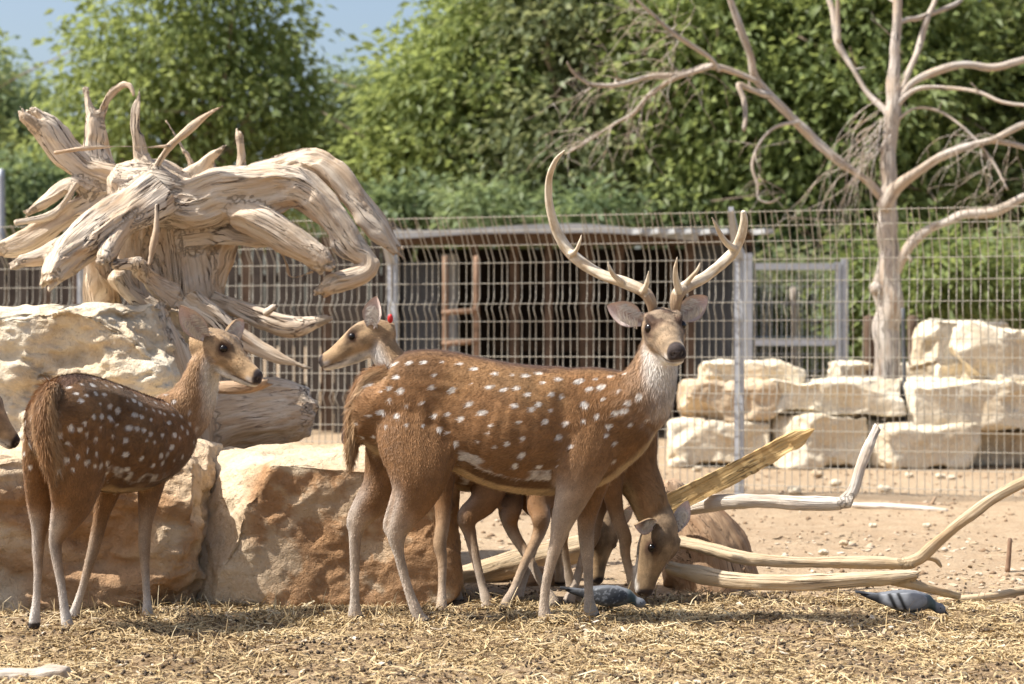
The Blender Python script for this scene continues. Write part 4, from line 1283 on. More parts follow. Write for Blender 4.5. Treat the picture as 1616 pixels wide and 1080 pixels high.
RUF = np.array([.262, .134, .055]); DARK = np.array([.060, .030, .018]); BUFF = np.array([.50, .36, .20])
WHITE = np.array([.74, .69, .62]); TAN = np.array([.36, .24, .13]); LEG = np.array([.29, .19, .11]); PALE = np.array([.46, .37, .28])
NOSE = np.array([.030, .022, .020]); HOOF = np.array([.030, .024, .020]); GREY = np.array([.30, .22, .15])

def lerp(a, b, t):
    t = np.asarray(t)[..., None]
    return a * (1 - t) + b * t

HEADSEC = np.array([  # forward, up, half width, half height
    (-.125, -.030, .040, .050), (-.085, -.012, .050, .060), (-.045, .000, .059, .066), (-.005, -.002, .065, .068), (.030, -.012, .063, .062),
    (.070, -.024, .049, .053), (.110, -.036, .039, .046), (.145, -.043, .0345, .041), (.170, -.046, .0325, .037), (.186, -.047, .028, .031), (.195, -.048, .016, .018)])

def pal0(p, k):
    return (p or {}).get(k, 1.0)

class Head:
    def __init__(self, origin, fwd, right, sc=1.0):
        self.o = np.asarray(origin, float); self.f = nrm(fwd)
        r = np.asarray(right, float); r = nrm(r - (r @ self.f) * self.f)
        self.r = r                                   # animal's right side
        self.u = np.cross(self.r, self.f); self.sc = sc
    def w(self, x, y, z):
        """local: x forward, y to the animal's right, z up"""
        return self.o + self.sc * (x * self.f + y * self.r + z * self.u)
    def local(self, V):
        d = (V - self.o) / self.sc
        return np.stack([d @ self.f, d @ self.r, d @ self.u], -1)

def ear_mesh(hd, side, length, width, dirl, facel):
    """cupped ear; side +1 = animal's right; dirl/facel in head coordinates (y mirrored)"""
    b = hd.w(-.048, .054 * side, .024)
    D = nrm(dirl[0] * hd.f + dirl[1] * side * hd.r + dirl[2] * hd.u)
    Fc = facel[0] * hd.f + facel[1] * side * hd.r + facel[2] * hd.u
    Fc = nrm(Fc - (Fc @ D) * D)
    X = np.cross(D, Fc)
    nu, nv = 15, 11
    us = np.linspace(0, 1, nu); vs = np.linspace(-1, 1, nv)
    prof = np.interp(us, [0, .12, .3, .5, .7, .85, .95, 1], [.36, .55, .90, 1.0, .82, .52, .26, .05])
    V = []; C = []
    for layer in (0, 1):
        for i, u in enumerate(us):
            for v in vs:
                wdt = prof[i] * width
                cup = (1 - v * v)
                deep = wdt * .80 * (1 - .55 * u) * cup
                p = b + D * (length * u) + X * (wdt * v * (.92 if abs(v) > .99 else 1)) - Fc * deep + Fc * wdt * .25 - Fc * length * .10 * u * u
                if layer: p = p - Fc * .0045 * (1 if abs(v) < .99 else .3)
                V.append(p)
                if layer == 0:
                    hair = max(0, 1 - abs(abs(v) - .55) * 2.6) * (1 - smoothstep(.55, .9, np.array(u)))
                    c = np.array([.70, .52, .45]) * (1 - .45 * (1 - u) * (1 - abs(v)))
                    c = c * (1 - .8 * hair) + WHITE * .8 * hair
                    if abs(v) > .8 or u > .93: c = .5 * c + .5 * TAN * .8
                else:
                    c = TAN * .72
                C.append(c)
    V = np.array(V); C = np.array(C)
    Q = []
    for l in (0, 1):
        o = l * nu * nv
        for i in range(nu - 1):
            for j in range(nv - 1):
                q = [o + i * nv + j, o + i * nv + j + 1, o + (i + 1) * nv + j + 1, o + (i + 1) * nv + j]
                Q.append(q if l == 0 else q[::-1])
    o = nu * nv
    for i in range(nu - 1):
        Q.append([i * nv, (i + 1) * nv, o + (i + 1) * nv, o + i * nv])
        Q.append([i * nv + nv - 1, o + i * nv + nv - 1, o + (i + 1) * nv + nv - 1, (i + 1) * nv + nv - 1])
    return V, np.array(Q), C, dict(tip=b + D * length, mid=b + D * length * .55 + X * width * .3, D=D, F=Fc, X=X)

def finish_deer(root, L, hd, seed, voxel=.007, spots=70, hairs=50000, pal=None, right=None, fwd=None, ears=None, body_axis=None, stag=False, hair_len=.016, spot_r=.011):
    """remesh the lofted body, colour it, add ears, eyes and fur"""
    rng = np.random.default_rng(seed)
    # head chains
    rows = [[*hd.w(x, 0, z), w * hd.sc, h * hd.sc] for x, z, w, h in HEADSEC]
    L.add(rows, S0=hd.r, n=18, step=.012, kind='head')
    jaw = [(-.04, -.045, .036, .028), (.02, -.066, .032, .024), (.08, -.073, .022, .018), (.13, -.074, .018, .014), (.165, -.072, .013, .012)]
    L.add([[*hd.w(x, 0, z), w * hd.sc, h * hd.sc] for x, z, w, h in jaw], S0=hd.r, n=14, step=.012, kind='head')
    for s in (-1, 1):   # brow ridges and cheeks
        L.add([[*hd.w(-.02, s * .044, .046), .014 * hd.sc], [*hd.w(.018, s * .045, .043), .013 * hd.sc], [*hd.w(.05, s * .036, .026), .012 * hd.sc]], S0=hd.r, n=10, step=.01, kind='head')
    V, F = L.arrays(); meta = L.meta()
    RV, RQ = remesh(V, F, voxel)
    RV = taubin(RV, RQ, 3)
    RV = laplace(RV, RQ, 2, .4)
    idx = nearest(V, RV)
    kinds = np.array(L.kinds, object)[meta['cid'][idx]]
    s, top, side, tan = meta['s'][idx], meta['top'][idx], meta['side'][idx], meta['tan'][idx]
    top = laplace(top, RQ, 3); s = laplace(s, RQ, 1); tan = nrm(laplace(tan, RQ, 6))
    n = len(RV)
    N = vnormals(RV, RQ)
    tm = is_any = (np.array([k == 'torso' for k in kinds])).astype(float)
    tm = laplace(tm, RQ, 6)
    rel = -.020 * np.exp(-((s - .30) / .075) ** 2 - ((top - .12) / .42) ** 2)
    rel = rel - .011 * np.exp(-((s - .71) / .03) ** 2) * smoothstep(.75, .4, np.abs(top))
    rel = rel + .0022 * np.sin(s * 125 + top * 2) * smoothstep(.36, .44, s) * (1 - smoothstep(.62, .68, s)) * smoothstep(.7, .3, np.abs(top + .05))
    rel = laplace(rel * smoothstep(.6, 1, tm) * pal0(pal, 'relief'), RQ, 8, .6)
    RV = RV + N * rel[:, None]
    N = vnormals(RV, RQ)
    nz = fbm(RV, 14, 3, seed); nz2 = fbm(RV, 45, 2, seed + 1)
    C = np.tile(RUF, (n, 1))
    is_t = kinds == 'torso'; is_n = kinds == 'neck'; is_h = kinds == 'head'; is_tail = kinds == 'tail'
    is_hind = kinds == 'hind'; is_fore = kinds == 'fore'
    pal = pal or {}
    ruf = pal.get('ruf', RUF); legc = pal.get('leg', LEG); neckc = pal.get('neck', RUF * .9); throat = pal.get('throat', WHITE)
    # torso
    tt = top + .06 * nz
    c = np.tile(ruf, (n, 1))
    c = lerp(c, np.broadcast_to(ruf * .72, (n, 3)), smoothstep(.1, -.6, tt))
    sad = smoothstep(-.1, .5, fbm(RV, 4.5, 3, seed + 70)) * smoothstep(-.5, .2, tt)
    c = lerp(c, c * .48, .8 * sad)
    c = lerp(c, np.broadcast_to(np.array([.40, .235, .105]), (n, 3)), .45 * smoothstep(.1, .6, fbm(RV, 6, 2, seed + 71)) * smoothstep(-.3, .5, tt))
    belly = smoothstep(-.84, -.92, tt)
    c = lerp(c, np.broadcast_to(BUFF, (n, 3)), belly)
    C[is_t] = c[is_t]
    # neck: pale throat (front = bottom of the section)
    c = lerp(np.tile(neckc, (n, 1)), np.broadcast_to(throat, (n, 3)), smoothstep(.05, -.55, tt) * smoothstep(.10, .62, s + .1 * nz))
    c = lerp(c, np.broadcast_to(TAN, (n, 3)), .5 * smoothstep(.5, 1.0, s) * smoothstep(-.2, .3, tt))
    C[is_n] = c[is_n]
    # legs
    for m_, st in ((is_hind, (.44, .66)), (is_fore, (.28, .58))):
        c = lerp(np.tile(ruf * .85, (n, 1)), np.broadcast_to(legc, (n, 3)), smoothstep(st[0], st[1], s + .06 * nz))
        c = lerp(c, np.broadcast_to(pal.get('leglow', PALE), (n, 3)), smoothstep(.66, .95, s) * .75)
        c = lerp(c, np.broadcast_to(WHITE * .85, (n, 3)), .55 * smoothstep(.2, .9, -top) * smoothstep(.35, .55, s) * (1 if m_ is is_hind else .4))
        C[m_] = c[m_]
    c = lerp(np.tile(ruf, (n, 1)), np.broadcast_to(BUFF, (n, 3)), smoothstep(.7, 1.0, np.abs(side)) * .5)
    C[is_tail] = c[is_tail]
    C = laplace(C, RQ, 9, .6)
    legm = is_hind | is_fore
    hoof = legm & (s > .975)
    C[hoof] = HOOF * 1.6
    # dorsal stripe and pale flank line
    ds = is_t & (top > 0)
    stripe = smoothstep(.90, .975, top + .02 * nz) * ds
    C = lerp(C, np.broadcast_to(DARK * 1.3, (n, 3)), .85 * stripe)
    line = np.exp(-((tt + .71 + .03 * np.sin(s * 37) + .03 * nz2) / .026) ** 2) * smoothstep(.22, .32, s) * (1 - smoothstep(.70, .78, s)) * is_t
    C = lerp(C, np.broadcast_to(WHITE * .9, (n, 3)), np.clip(line, 0, .72))
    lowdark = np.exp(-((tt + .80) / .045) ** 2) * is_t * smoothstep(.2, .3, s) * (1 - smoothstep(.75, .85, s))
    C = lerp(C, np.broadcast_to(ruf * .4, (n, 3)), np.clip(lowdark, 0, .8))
    # head colours in head space
    hl = hd.local(RV)
    hx, hy, hz = hl.T
    hm = np.where(is_h, 1.0, 0.0); hm = laplace(hm, RQ, 4)
    c = np.tile(pal.get('headc', TAN) * pal.get('headk', 1.0), (n, 1))
    c = lerp(c, np.broadcast_to(GREY * .75, (n, 3)), smoothstep(.01, .05, hz + .02 * nz) * smoothstep(.10, .04, hx) * (.75 if stag else .4))
    blot = smoothstep(.05, .45, fbm(RV, 38, 2, seed + 8)) * smoothstep(.0, .03, hz) * smoothstep(.09, .05, hx) * smoothstep(-.08, -.04, hx)
    c = lerp(c, np.broadcast_to(DARK * 1.2, (n, 3)), blot * (.8 if stag else .25))
    c = lerp(c, np.broadcast_to(WHITE * .95, (n, 3)), smoothstep(-.050, -.070, hz + .006 * nz) * smoothstep(-.12, -.06, hx))
    ring = np.exp(-((np.sqrt((hx - .034) ** 2 + (hz - .019) ** 2)) / .026) ** 2) * (np.abs(hy) > .028)
    c = lerp(c, np.broadcast_to(DARK, (n, 3)), np.clip(ring * 1.5, 0, 1))
    gland = np.exp(-(((hx - .052) / .022) ** 2 + ((hz + .004 - (-(hx - .03)) * .0) / .006) ** 2)) * (np.abs(hy) > .03)
    c = lerp(c, np.broadcast_to(DARK, (n, 3)), np.clip(gland, 0, .6))
    c = lerp(c, np.broadcast_to(WHITE * .9, (n, 3)), .7 * smoothstep(.145, .165, hx) * smoothstep(-.035, -.055, hz))
    mouth = np.exp(-((hz + .0655) / .0035) ** 2) * smoothstep(.07, .1, hx)
    c = lerp(c, np.broadcast_to(DARK, (n, 3)), np.clip(mouth, 0, .9))
    nose = smoothstep(.174, .183, hx + .25 * (hz + .045)) * smoothstep(-.066, -.058, hz)
    c = lerp(c, np.broadcast_to(NOSE * 1.5, (n, 3)), nose)
    nost = np.exp(-(((np.abs(hy) - .015) / .006) ** 2 + ((hz + .043) / .006) ** 2)) * (hx > .165)
    c = lerp(c, np.broadcast_to(NOSE * .3, (n, 3)), np.clip(nost * 1.6, 0, 1))
    c = c * (1 + .22 * nz2 + .16 * fbm(RV, 25, 3, seed + 33))[:, None]
    C = lerp(C, c, np.clip(hm, 0, 1))
    # nostril dents and mouth groove
    RV = RV - N * (hm * (np.clip(nost, 0, 1) * .006 + np.clip(mouth, 0, 1) * .003) * hd.sc)[:, None]
    # spots
    cand = np.where((is_hind & (s < .20)) | (is_fore & (s < .16)) | (is_n & (s < .30) & (top > -.2)))[0]
    spotw = np.zeros(n)
    cents = []
    if len(cand) and spots:
        order = rng.permutation(cand)
        pts = []
        mind = .050 * pal.get('spot_gap', 1.0)
        for i in order:
            p = RV[i]
            if all(np.dot(p - q, p - q) > mind * mind * f for q, f in pts):
                pts.append((p, 1.0)); cents.append(i)
            if len(pts) > spots: break
        # a regular row each side of the dorsal stripe
        row = [i for i in rng.permutation(np.where(is_t)[0]) if .78 < top[i] < .90]
        rp = []
        for i in row:
            if all(np.dot(RV[i] - q, RV[i] - q) > .048 ** 2 for q in rp):
                rp.append(RV[i]); cents.append(i)
        for q in pal.get('extra', []):
            cents.insert(0, int(((RV - q) ** 2).sum(1).argmin()))
        Lb = pal.get('len', 1.05)
        ti = np.where(is_t)[0]
        for v0 in (.64, .43, .22, .0, -.22, -.45):
            for sg in (-1, 1):
                for s0 in np.arange(.05, .95, .052) + rng.uniform(-.02, .02):
                    if rng.random() < .12: continue
                    sj, vj = s0 + rng.normal(0, .010), v0 + rng.normal(0, .06)
                    q = ((s[ti] - sj) * Lb) ** 2 + ((top[ti] - vj) * .17) ** 2 + 1.0 * (side[ti] * sg < 0)
                    k = q.argmin()
                    if q[k] < .02 ** 2: cents.append(ti[k])
        ax = nrm(body_axis)
        kept = []
        for i in cents:
            if len(kept) < len(pal.get('extra', [])) or all(((RV[i] - RV[j]) ** 2).sum() > .031 ** 2 for j in kept): kept.append(i)
        cents = kept
        for i in cents:
            d = RV - RV[i]
            al = d @ ax
            r = spot_r * rng.uniform(.6, 1.2); el = rng.uniform(1.0, 1.8)
            q = np.sqrt(((d - al[:, None] * ax) ** 2).sum(1) + (al / el) ** 2) / r
            spotw = np.maximum(spotw, smoothstep(1.15, .7, q + .40 * nz2))
    keep = smoothstep(.2, .1, hm)
    C = lerp(C, np.broadcast_to(WHITE, (n, 3)), .95 * spotw * keep)
    C = C * (1 + .16 * nz2 + .10 * nz)[:, None]
    C = np.clip(C, .004, .85)
    # join ears
    parts = [(RV, RQ)]; cols = [C]; info = []
    for e in ears:
        eV, eQ, eC, inf = ear_mesh(hd, *e)
        parts.append((eV, eQ)); cols.append(eC); info.append(inf)
    AV, AF = join_parts(parts)
    AC = np.vstack(cols)
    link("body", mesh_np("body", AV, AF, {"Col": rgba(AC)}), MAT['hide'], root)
    # nose pad
    SVn, SFn = grid_sphere(14, 20)
    sn = SVn * [.015, .0205, .0150]
    dn_ = np.exp(-(((np.abs(SVn[:, 1]) - .52) / .20) ** 2 + ((SVn[:, 2] + .05) / .26) ** 2)) * (SVn[:, 0] > 0)
    sn = sn * (1 - .42 * dn_)[:, None]
    link("nose", mesh_np("nose", np.array([hd.w(.184 + a, b_, -.036 + c_ - a * .35) for a, b_, c_ in sn]), SFn), MAT['nose'], root)
    # eyes
    SV, SF = grid_sphere(10, 14)
    for sd in (-1, 1):
        c = hd.w(.034, sd * .0485, .016)
        link("eye", mesh_np("eye", SV * .0165 * hd.sc + c, SF), MAT['eye'], root)
    # fur: thin tapering blades lying along the coat
    if hairs:
        tri = np.vstack([RQ[:, [0, 1, 2]], RQ[:, [0, 2, 3]]])
        ar = np.linalg.norm(np.cross(RV[tri[:, 1]] - RV[tri[:, 0]], RV[tri[:, 2]] - RV[tri[:, 0]]), axis=1)
        hl2 = np.full(n, hair_len)
        hl2[is_h] = hair_len * .42; hl2[legm] = hair_len * np.interp(s[legm], [0, .3, .5, 1], [1, .7, .45, .4]); hl2[is_tail] = hair_len * 2.4
        hl2[hoof] = 0.0
        hl2[is_n] = hair_len * 1.25
        hl2 = laplace(hl2, RQ, 3) * (1 - .8 * np.clip(hm * smoothstep(.12, .15, hx), 0, 1))
        flow = -tan.copy()                                   # chains of torso run tail->head, so hair lies backwards
        flow[legm] = tan[legm]; flow[is_tail] = tan[is_tail]
        flow[is_n] = -tan[is_n] + np.array([0, 0, -.5])
        flow[is_t] = flow[is_t] + np.array([0, 0, -.55])
        flow = laplace(flow, RQ, 8, .6)
        flow = flow + .35 * np.stack([fbm(RV, 11, 2, seed + 60 + k) for k in range(3)], -1)
        w = ar * (hl2[tri[:, 0]] > .002)
        pick = rng.choice(len(tri), hairs, p=w / w.sum())
        a, b = rng.random(hairs), rng.random(hairs)
        fl = a + b > 1; a[fl] = 1 - a[fl]; b[fl] = 1 - b[fl]
        t0, t1, t2 = tri[pick].T
        mixv = lambda A: A[t0] * (1 - a - b)[:, None] + A[t1] * a[:, None] + A[t2] * b[:, None]
        p = mixv(RV); nn = nrm(mixv(N)); f = mixv(flow)
        f = f - (f * nn).sum(1, keepdims=True) * nn
        f = nrm(nrm(f) + rng.normal(0, .16, (hairs, 3)))
        ln = mixv(hl2[:, None])[:, 0] * rng.uniform(.55, 1.45, hairs)
        lift = rng.uniform(.08, .32, hairs)
        sd = nrm(np.cross(f, nn)) * rng.uniform(.0005, .0012, hairs)[:, None]
        tip = p + (f + nn * lift[:, None]) * ln[:, None]
        mid = p + (f * .5 + nn * (lift * .75)[:, None]) * ln[:, None]
        HV = np.stack([p - sd - nn * .001, p + sd - nn * .001, mid + sd * .7, tip, mid - sd * .7], 1).reshape(-1, 3)
        i0 = np.arange(hairs) * 5
        HQ = np.stack([i0, i0 + 1, i0 + 2, i0 + 4], -1); HT = np.stack([i0 + 4, i0 + 2, i0 + 3], -1)
        hc = mixv(C) * rng.uniform(.70, 1.50, hairs)[:, None]
        HC = np.repeat(hc, 5, 0)
        HC[0::5] *= .8; HC[1::5] *= .8; HC[3::5] *= 1.12
        # long pale hairs inside the ears
        EV = []
        for inf, e in zip(info, ears):
            D_, F_, X_ = inf['D'], inf['F'], inf['X']; ln_, wd_ = e[1], e[2]; b0 = inf['tip'] - D_ * ln_
            for _ in range(170):
                u = rng.uniform(.05, .62); v = rng.choice([-1, 1]) * rng.uniform(.35, .85)
                p0 = b0 + D_ * ln_ * u + X_ * wd_ * v * .8 - F_ * wd_ * (.45 * (1 - v * v) - .22)
                dr = nrm(D_ * rng.uniform(.3, 1) - X_ * np.sign(v) * rng.uniform(.3, 1.0) + F_ * rng.uniform(.15, .5))
                l_ = rng.uniform(.018, .042); sdv = nrm(np.cross(dr, F_)) * rng.uniform(.0006, .0013)
                EV.append([p0 - sdv, p0 + sdv, p0 + dr * l_ * .5 + sdv * .8 + F_ * .002, p0 + dr * l_, p0 + dr * l_ * .5 - sdv * .8 + F_ * .002])
        EV = np.array(EV).reshape(-1, 3)
        ne = len(EV) // 5
        HV = np.vstack([HV, EV]); HC = np.vstack([HC, np.repeat(WHITE[None] * rng.uniform(.75, 1.1, (ne, 1)), 5, 0)])
        i1 = (hairs + np.arange(ne)) * 5
        HQ = np.vstack([HQ, np.stack([i1, i1 + 1, i1 + 2, i1 + 4], -1)]); HT = np.vstack([HT, np.stack([i1 + 4, i1 + 2, i1 + 3], -1)])
        fo = link("fur", mesh_np("fur", HV, [HQ, HT], {"Col": rgba(np.clip(HC, 0, .9))}), MAT['fur'], root)
        fo["kind"] = "stuff"
    return info

def sec(px, yt, yb, d, w):
    a = P(px, yt, d); b = P(px, yb, d)
    return [*((a + b) / 2), w, (a[2] - b[2]) / 2]

def pt(px, py, d, w, h):
    return [*P(px, py, d), w, h]

# ---- the stag --------------------------------------------------------------
def build_stag():
    root = thing("spotted_stag", "large spotted stag with tall uneven antlers standing side-on and facing us", "deer", P(770, 985, 7.08) * [1, 1, 0], "spotted deer")
    L = Loft()
    d = 7.09
    R = (0.06, -1, 0)
    L.add([sec(574, 588, 652, d + .02, .075), sec(592, 572, 700, d + .02, .11), sec(630, 558, 730, d + .02, .118), sec(680, 551, 736, d + .01, .122), sec(735, 560, 746, d, .128), sec(800, 572, 774, d, .165), sec(860, 577, 782, d, .160), sec(910, 577, 776, d - .01, .125), sec(955, 575, 750, d - .02, .105), sec(1000, 584, 716, d - .04, .10), sec(1026, 602, 686, d - .05, .07)], S0=R, n=26, kind='torso')
    hd = Head(P(1047, 522, 6.985), (.13, -.97, -.15), (-1, -.13, -.09), 1.14)
    L.add([pt(985, 648, d - .03, .095, .125), pt(1008, 632, d - .05, .092, .125), pt(1024, 606, d - .055, .082, .105), pt(1034, 578, d - .06, .076, .088), pt(1040, 552, d - .06, .070, .074), pt(1044, 530, d - .07, .062, .066)], S0=R, S1=hd.r, n=20, kind='neck')
    dn, df = 6.99, 7.17
    def leg(pts, kind, da, db):
        m = len(pts)
        L.add([pt(x, y, da + (db - da) * min(1, i / 3), w * (.82 if i > m - 8 else 1), h * (.82 if m - 8 < i < m - 2 else 1)) for i, (x, y, w, h) in enumerate(pts)], S0=R, n=14, step=.012, kind=kind)
    leg([(676, 605, .03, .06), (666, 645, .048, .135), (661, 695, .062, .150), (661, 745, .058, .116), (653, 783, .047, .082), (636, 818, .034, .052), (626, 843, .027, .037), (629, 872, .021, .025), (637, 905, .0185, .0215), (646, 935, .0185, .021), (654, 957, .022, .025), (661, 973, .022, .027), (668, 985, .024, .034), (670, 989, .024, .036)], 'hind', 7.07, dn)
    leg([(640, 620, .03, .06), (632, 665, .06, .12), (622, 715, .057, .108), (611, 752, .047, .088), (594, 785, .039, .064), (572, 812, .031, .048), (562, 838, .026, .034), (560, 872, .020, .0245), (560, 910, .0175, .021), (560, 940, .018, .021), (560, 958, .022, .025), (560, 970, .022, .027), (563, 979, .023, .031)], 'hind', 7.14, df)
    L.add([pt(628, 775, 6.99, .018, .022), pt(617, 806, 6.99, .014, .017), pt(610, 828, 6.99, .012, .015), pt(613, 842, 6.99, .012, .014)], S0=R, n=10, step=.012, kind='hind', sr=(.42, .6))
    L.add([pt(580, 768, 7.17, .018, .022), pt(562, 798, 7.17, .014, .017), pt(553, 820, 7.17, .012, .015), pt(554, 836, 7.17, .012, .014)], S0=R, n=10, step=.012, kind='hind', sr=(.42, .6))
    leg([(945, 610, .025, .05), (938, 645, .045, .09), (930, 690, .056, .105), (922, 725, .058, .09), (912, 755, .05, .076), (900, 790, .040, .058), (888, 822, .032, .042), (879, 855, .027, .033), (869, 890, .021, .0245), (862, 922, .017, .022), (859, 948, .0185, .022), (859, 964, .021, .026), (862, 978, .023, .031), (863, 988, .024, .034)], 'fore', 7.04, dn)
    leg([(948, 700, .055, .08), (940, 745, .048, .062), (930, 790, .038, .047), (925, 828, .031, .040), (926, 862, .026, .033), (928, 895, .020, .024), (929, 930, .0175, .021), (930, 950, .020, .0245), (932, 965, .022, .028), (935, 978, .024, .034)], 'fore', 7.13, df)
    L.add([pt(612, 588, d + .01, .026, .030), pt(586, 598, d, .032, .036), pt(567, 628, d, .034, .037), pt(559, 675, d, .029, .033), pt(555, 712, d, .020, .022), pt(553, 740, d, .007, .008)], S0=R, n=12, kind='tail')
    finish_deer(root, L, hd, 301, .006, 105, 120000, dict(ruf=RUF, leg=GREY * 1.2, leglow=PALE * 1.05, neck=np.array([.27, .16, .085]), throat=WHITE * .9, headk=.9, headc=np.array([.33, .235, .145]), spot_gap=1.0), body_axis=(1, 0, .1),
                ears=[(1, .138, .050, (-.05, .86, .50), (.95, -.15, .10)), (-1, .138, .050, (-.05, .86, .50), (.95, .1, .10))], stag=True, hair_len=.0135, spot_r=.0088)
    # antlers
    def antler(beam, tines, seed):
        A = Loft()
        rows = lambda q: [[*P(x, y, dd), r] for x, y, dd, r in q]
        A.add(rows(beam), S0=(.2, -1, .2), n=14, step=.012, wob=(.15, 1.8, 12), seed=seed)
        for k, q in enumerate(tines):
            A.add(rows(q), S0=(.2, -1, .2), n=10, step=.01, wob=(.06, 1.2, 8), seed=seed + k + 1)
        V, F = A.arrays()
        RV, RQ = remesh(V, F, .0042)
        RV = laplace(RV, RQ, 2, .5)
        g = A.grain_at(RV, nearest(V, RV))
        RV = RV + vnormals(RV, RQ) * (.0012 * fbm(g * [70, 70, 10], 1, 2, seed))[:, None]
        link("antler", mesh_np("antler", RV, RQ, {"grain": g}), MAT['antler'], root)
    antler([(1030, 492, 7.02, .017), (1026, 474, 7.01, .021), (1014, 459, 7.02, .021), (985, 446, 7.05, .020), (950, 434, 7.09, .019), (920, 416, 7.12, .0195), (897, 395, 7.14, .021), (879, 366, 7.14, .0185), (869, 335, 7.12, .016), (865, 305, 7.09, .0145), (868, 276, 7.05, .012), (878, 252, 7.01, .0085), (893, 236, 6.98, .003)],
           [[(1014, 462, 7.0, .012), (1021, 446, 6.97, .010), (1024, 427, 6.94, .003)], [(985, 447, 7.04, .013), (970, 436, 7.02, .010), (963, 425, 7.0, .008), (959, 412, 6.99, .003)], [(900, 402, 7.12, .012), (909, 396, 7.1, .008), (915, 382, 7.08, .006), (918, 369, 7.07, .002)]], 51)
    antler([(1066, 492, 7.03, .018), (1067, 474, 7.02, .023), (1072, 461, 7.02, .023), (1088, 450, 7.05, .021), (1112, 438, 7.09, .020), (1137, 418, 7.12, .020), (1157, 398, 7.13, .020), (1169, 373, 7.12, .0175), (1174, 350, 7.10, .015), (1173, 333, 7.08, .010)],
           [[(1072, 460, 7.0, .015), (1067, 442, 6.97, .012), (1066, 425, 6.94, .009), (1069, 405, 6.92, .003)], [(1078, 452, 7.03, .012), (1092, 436, 7.0, .009), (1101, 425, 6.98, .007), (1106, 412, 6.97, .003)], [(1160, 394, 7.12, .014), (1147, 384, 7.09, .012), (1136, 368, 7.06, .009), (1128, 352, 7.04, .006), (1123, 342, 7.03, .002)]], 57)
build_stag()

# ---- the doe on the left ----------------------------------------------------
def build_doe():
    root = thing("spotted_doe", "spotted doe standing turned away before the rough brown limestone block", "deer", P(140, 985, 7.0) * [1, 1, 0], "spotted deer")
    L = Loft()
    ax = nrm(P(258, 690, 7.32) - P(95, 672, 6.80)); ax[2] = 0; ax = nrm(ax)
    R = np.cross(ax, (0, 0, 1))
    L.add([pt(76, 640, 6.70, .075, .075), pt(88, 652, 6.74, .115, .13), pt(108, 666, 6.83, .138, .172), pt(140, 678, 6.93, .146, .185), pt(175, 692, 7.04, .155, .19), pt(210, 698, 7.14, .15, .178), pt(240, 695, 7.23, .13, .160), pt(266, 684, 7.30, .105, .135), pt(286, 668, 7.35, .075, .095)], S0=R, n=24, kind='torso')
    hd = Head(P(352, 552, 7.25), (.83, -.43, -.36), (-.48, -.87, .02), .98)
    L.add([pt(262, 668, 7.31, .085, .105), pt(288, 654, 7.33, .078, .112), pt(307, 628, 7.33, .064, .085), pt(318, 598, 7.31, .055, .066), pt(328, 572, 7.28, .052, .060), pt(342, 556, 7.25, .052, .056)], S0=R, S1=hd.r, n=18, kind='neck')
    def leg(pts, kind, da, db):
        m = len(pts)
        L.add([pt(x, y, da + (db - da) * min(1, i / 3), w * (.82 if i > m - 8 else 1), h * (.82 if m - 8 < i < m - 2 else 1)) for i, (x, y, w, h) in enumerate(pts)], S0=R, n=14, step=.012, kind=kind)
    leg([(82, 665, .066, .12), (75, 715, .062, .11), (70, 765, .052, .086), (66, 806, .039, .058), (62, 842, .028, .037), (60, 868, .024, .029), (60, 900, .0185, .0205), (58, 940, .0165, .018), (56, 962, .019, .021), (55, 978, .021, .024), (54, 992, .021, .025)], 'hind', 6.86, 6.93)
    leg([(130, 665, .075, .15), (127, 715, .072, .15), (122, 760, .062, .130), (114, 797, .048, .098), (99, 830, .034, .060), (88, 856, .026, .034), (91, 890, .0205, .023), (97, 925, .0175, .0195), (101, 955, .0185, .020), (104, 974, .021, .024), (107, 988, .022, .027), (109, 998, .022, .028)], 'hind', 6.80, 6.84)
    leg([(180, 730, .05, .07), (170, 775, .042, .052), (160, 815, .033, .038), (150, 858, .0275, .031), (141, 890, .022, .024), (131, 925, .017, .018), (122, 952, .0175, .019), (118, 966, .020, .023), (116, 978, .021, .026)], 'fore', 7.16, 7.18)
    leg([(250, 690, .055, .085), (244, 735, .050, .068), (236, 780, .040, .049), (230, 825, .030, .034), (228, 860, .026, .030), (229, 892, .0195, .022), (231, 930, .017, .0185), (232, 952, .0185, .0205), (233, 966, .021, .025), (235, 976, .022, .028)], 'fore', 7.24, 7.22)
    L.add([pt(84, 610, 6.72, .030, .022), pt(72, 632, 6.66, .038, .028), pt(72, 680, 6.66, .040, .028), pt(78, 725, 6.68, .032, .024), pt(84, 768, 6.70, .008, .008)], S0=R, n=12, kind='tail')
    finish_deer(root, L, hd, 302, .0062, 105, 95000, dict(ruf=RUF * .97, leg=LEG * 1.05, leglow=WHITE * .82, neck=np.array([.34, .20, .10]), throat=WHITE, headk=1.15, spot_gap=.82), body_axis=ax,
                ears=[(1, .155, .050, (-.55, .62, .56), (.45, .80, -.1)), (-1, .155, .050, (-.10, .92, .42), (.80, -.55, -.1))], hair_len=.0135, spot_r=.0085)
build_doe()

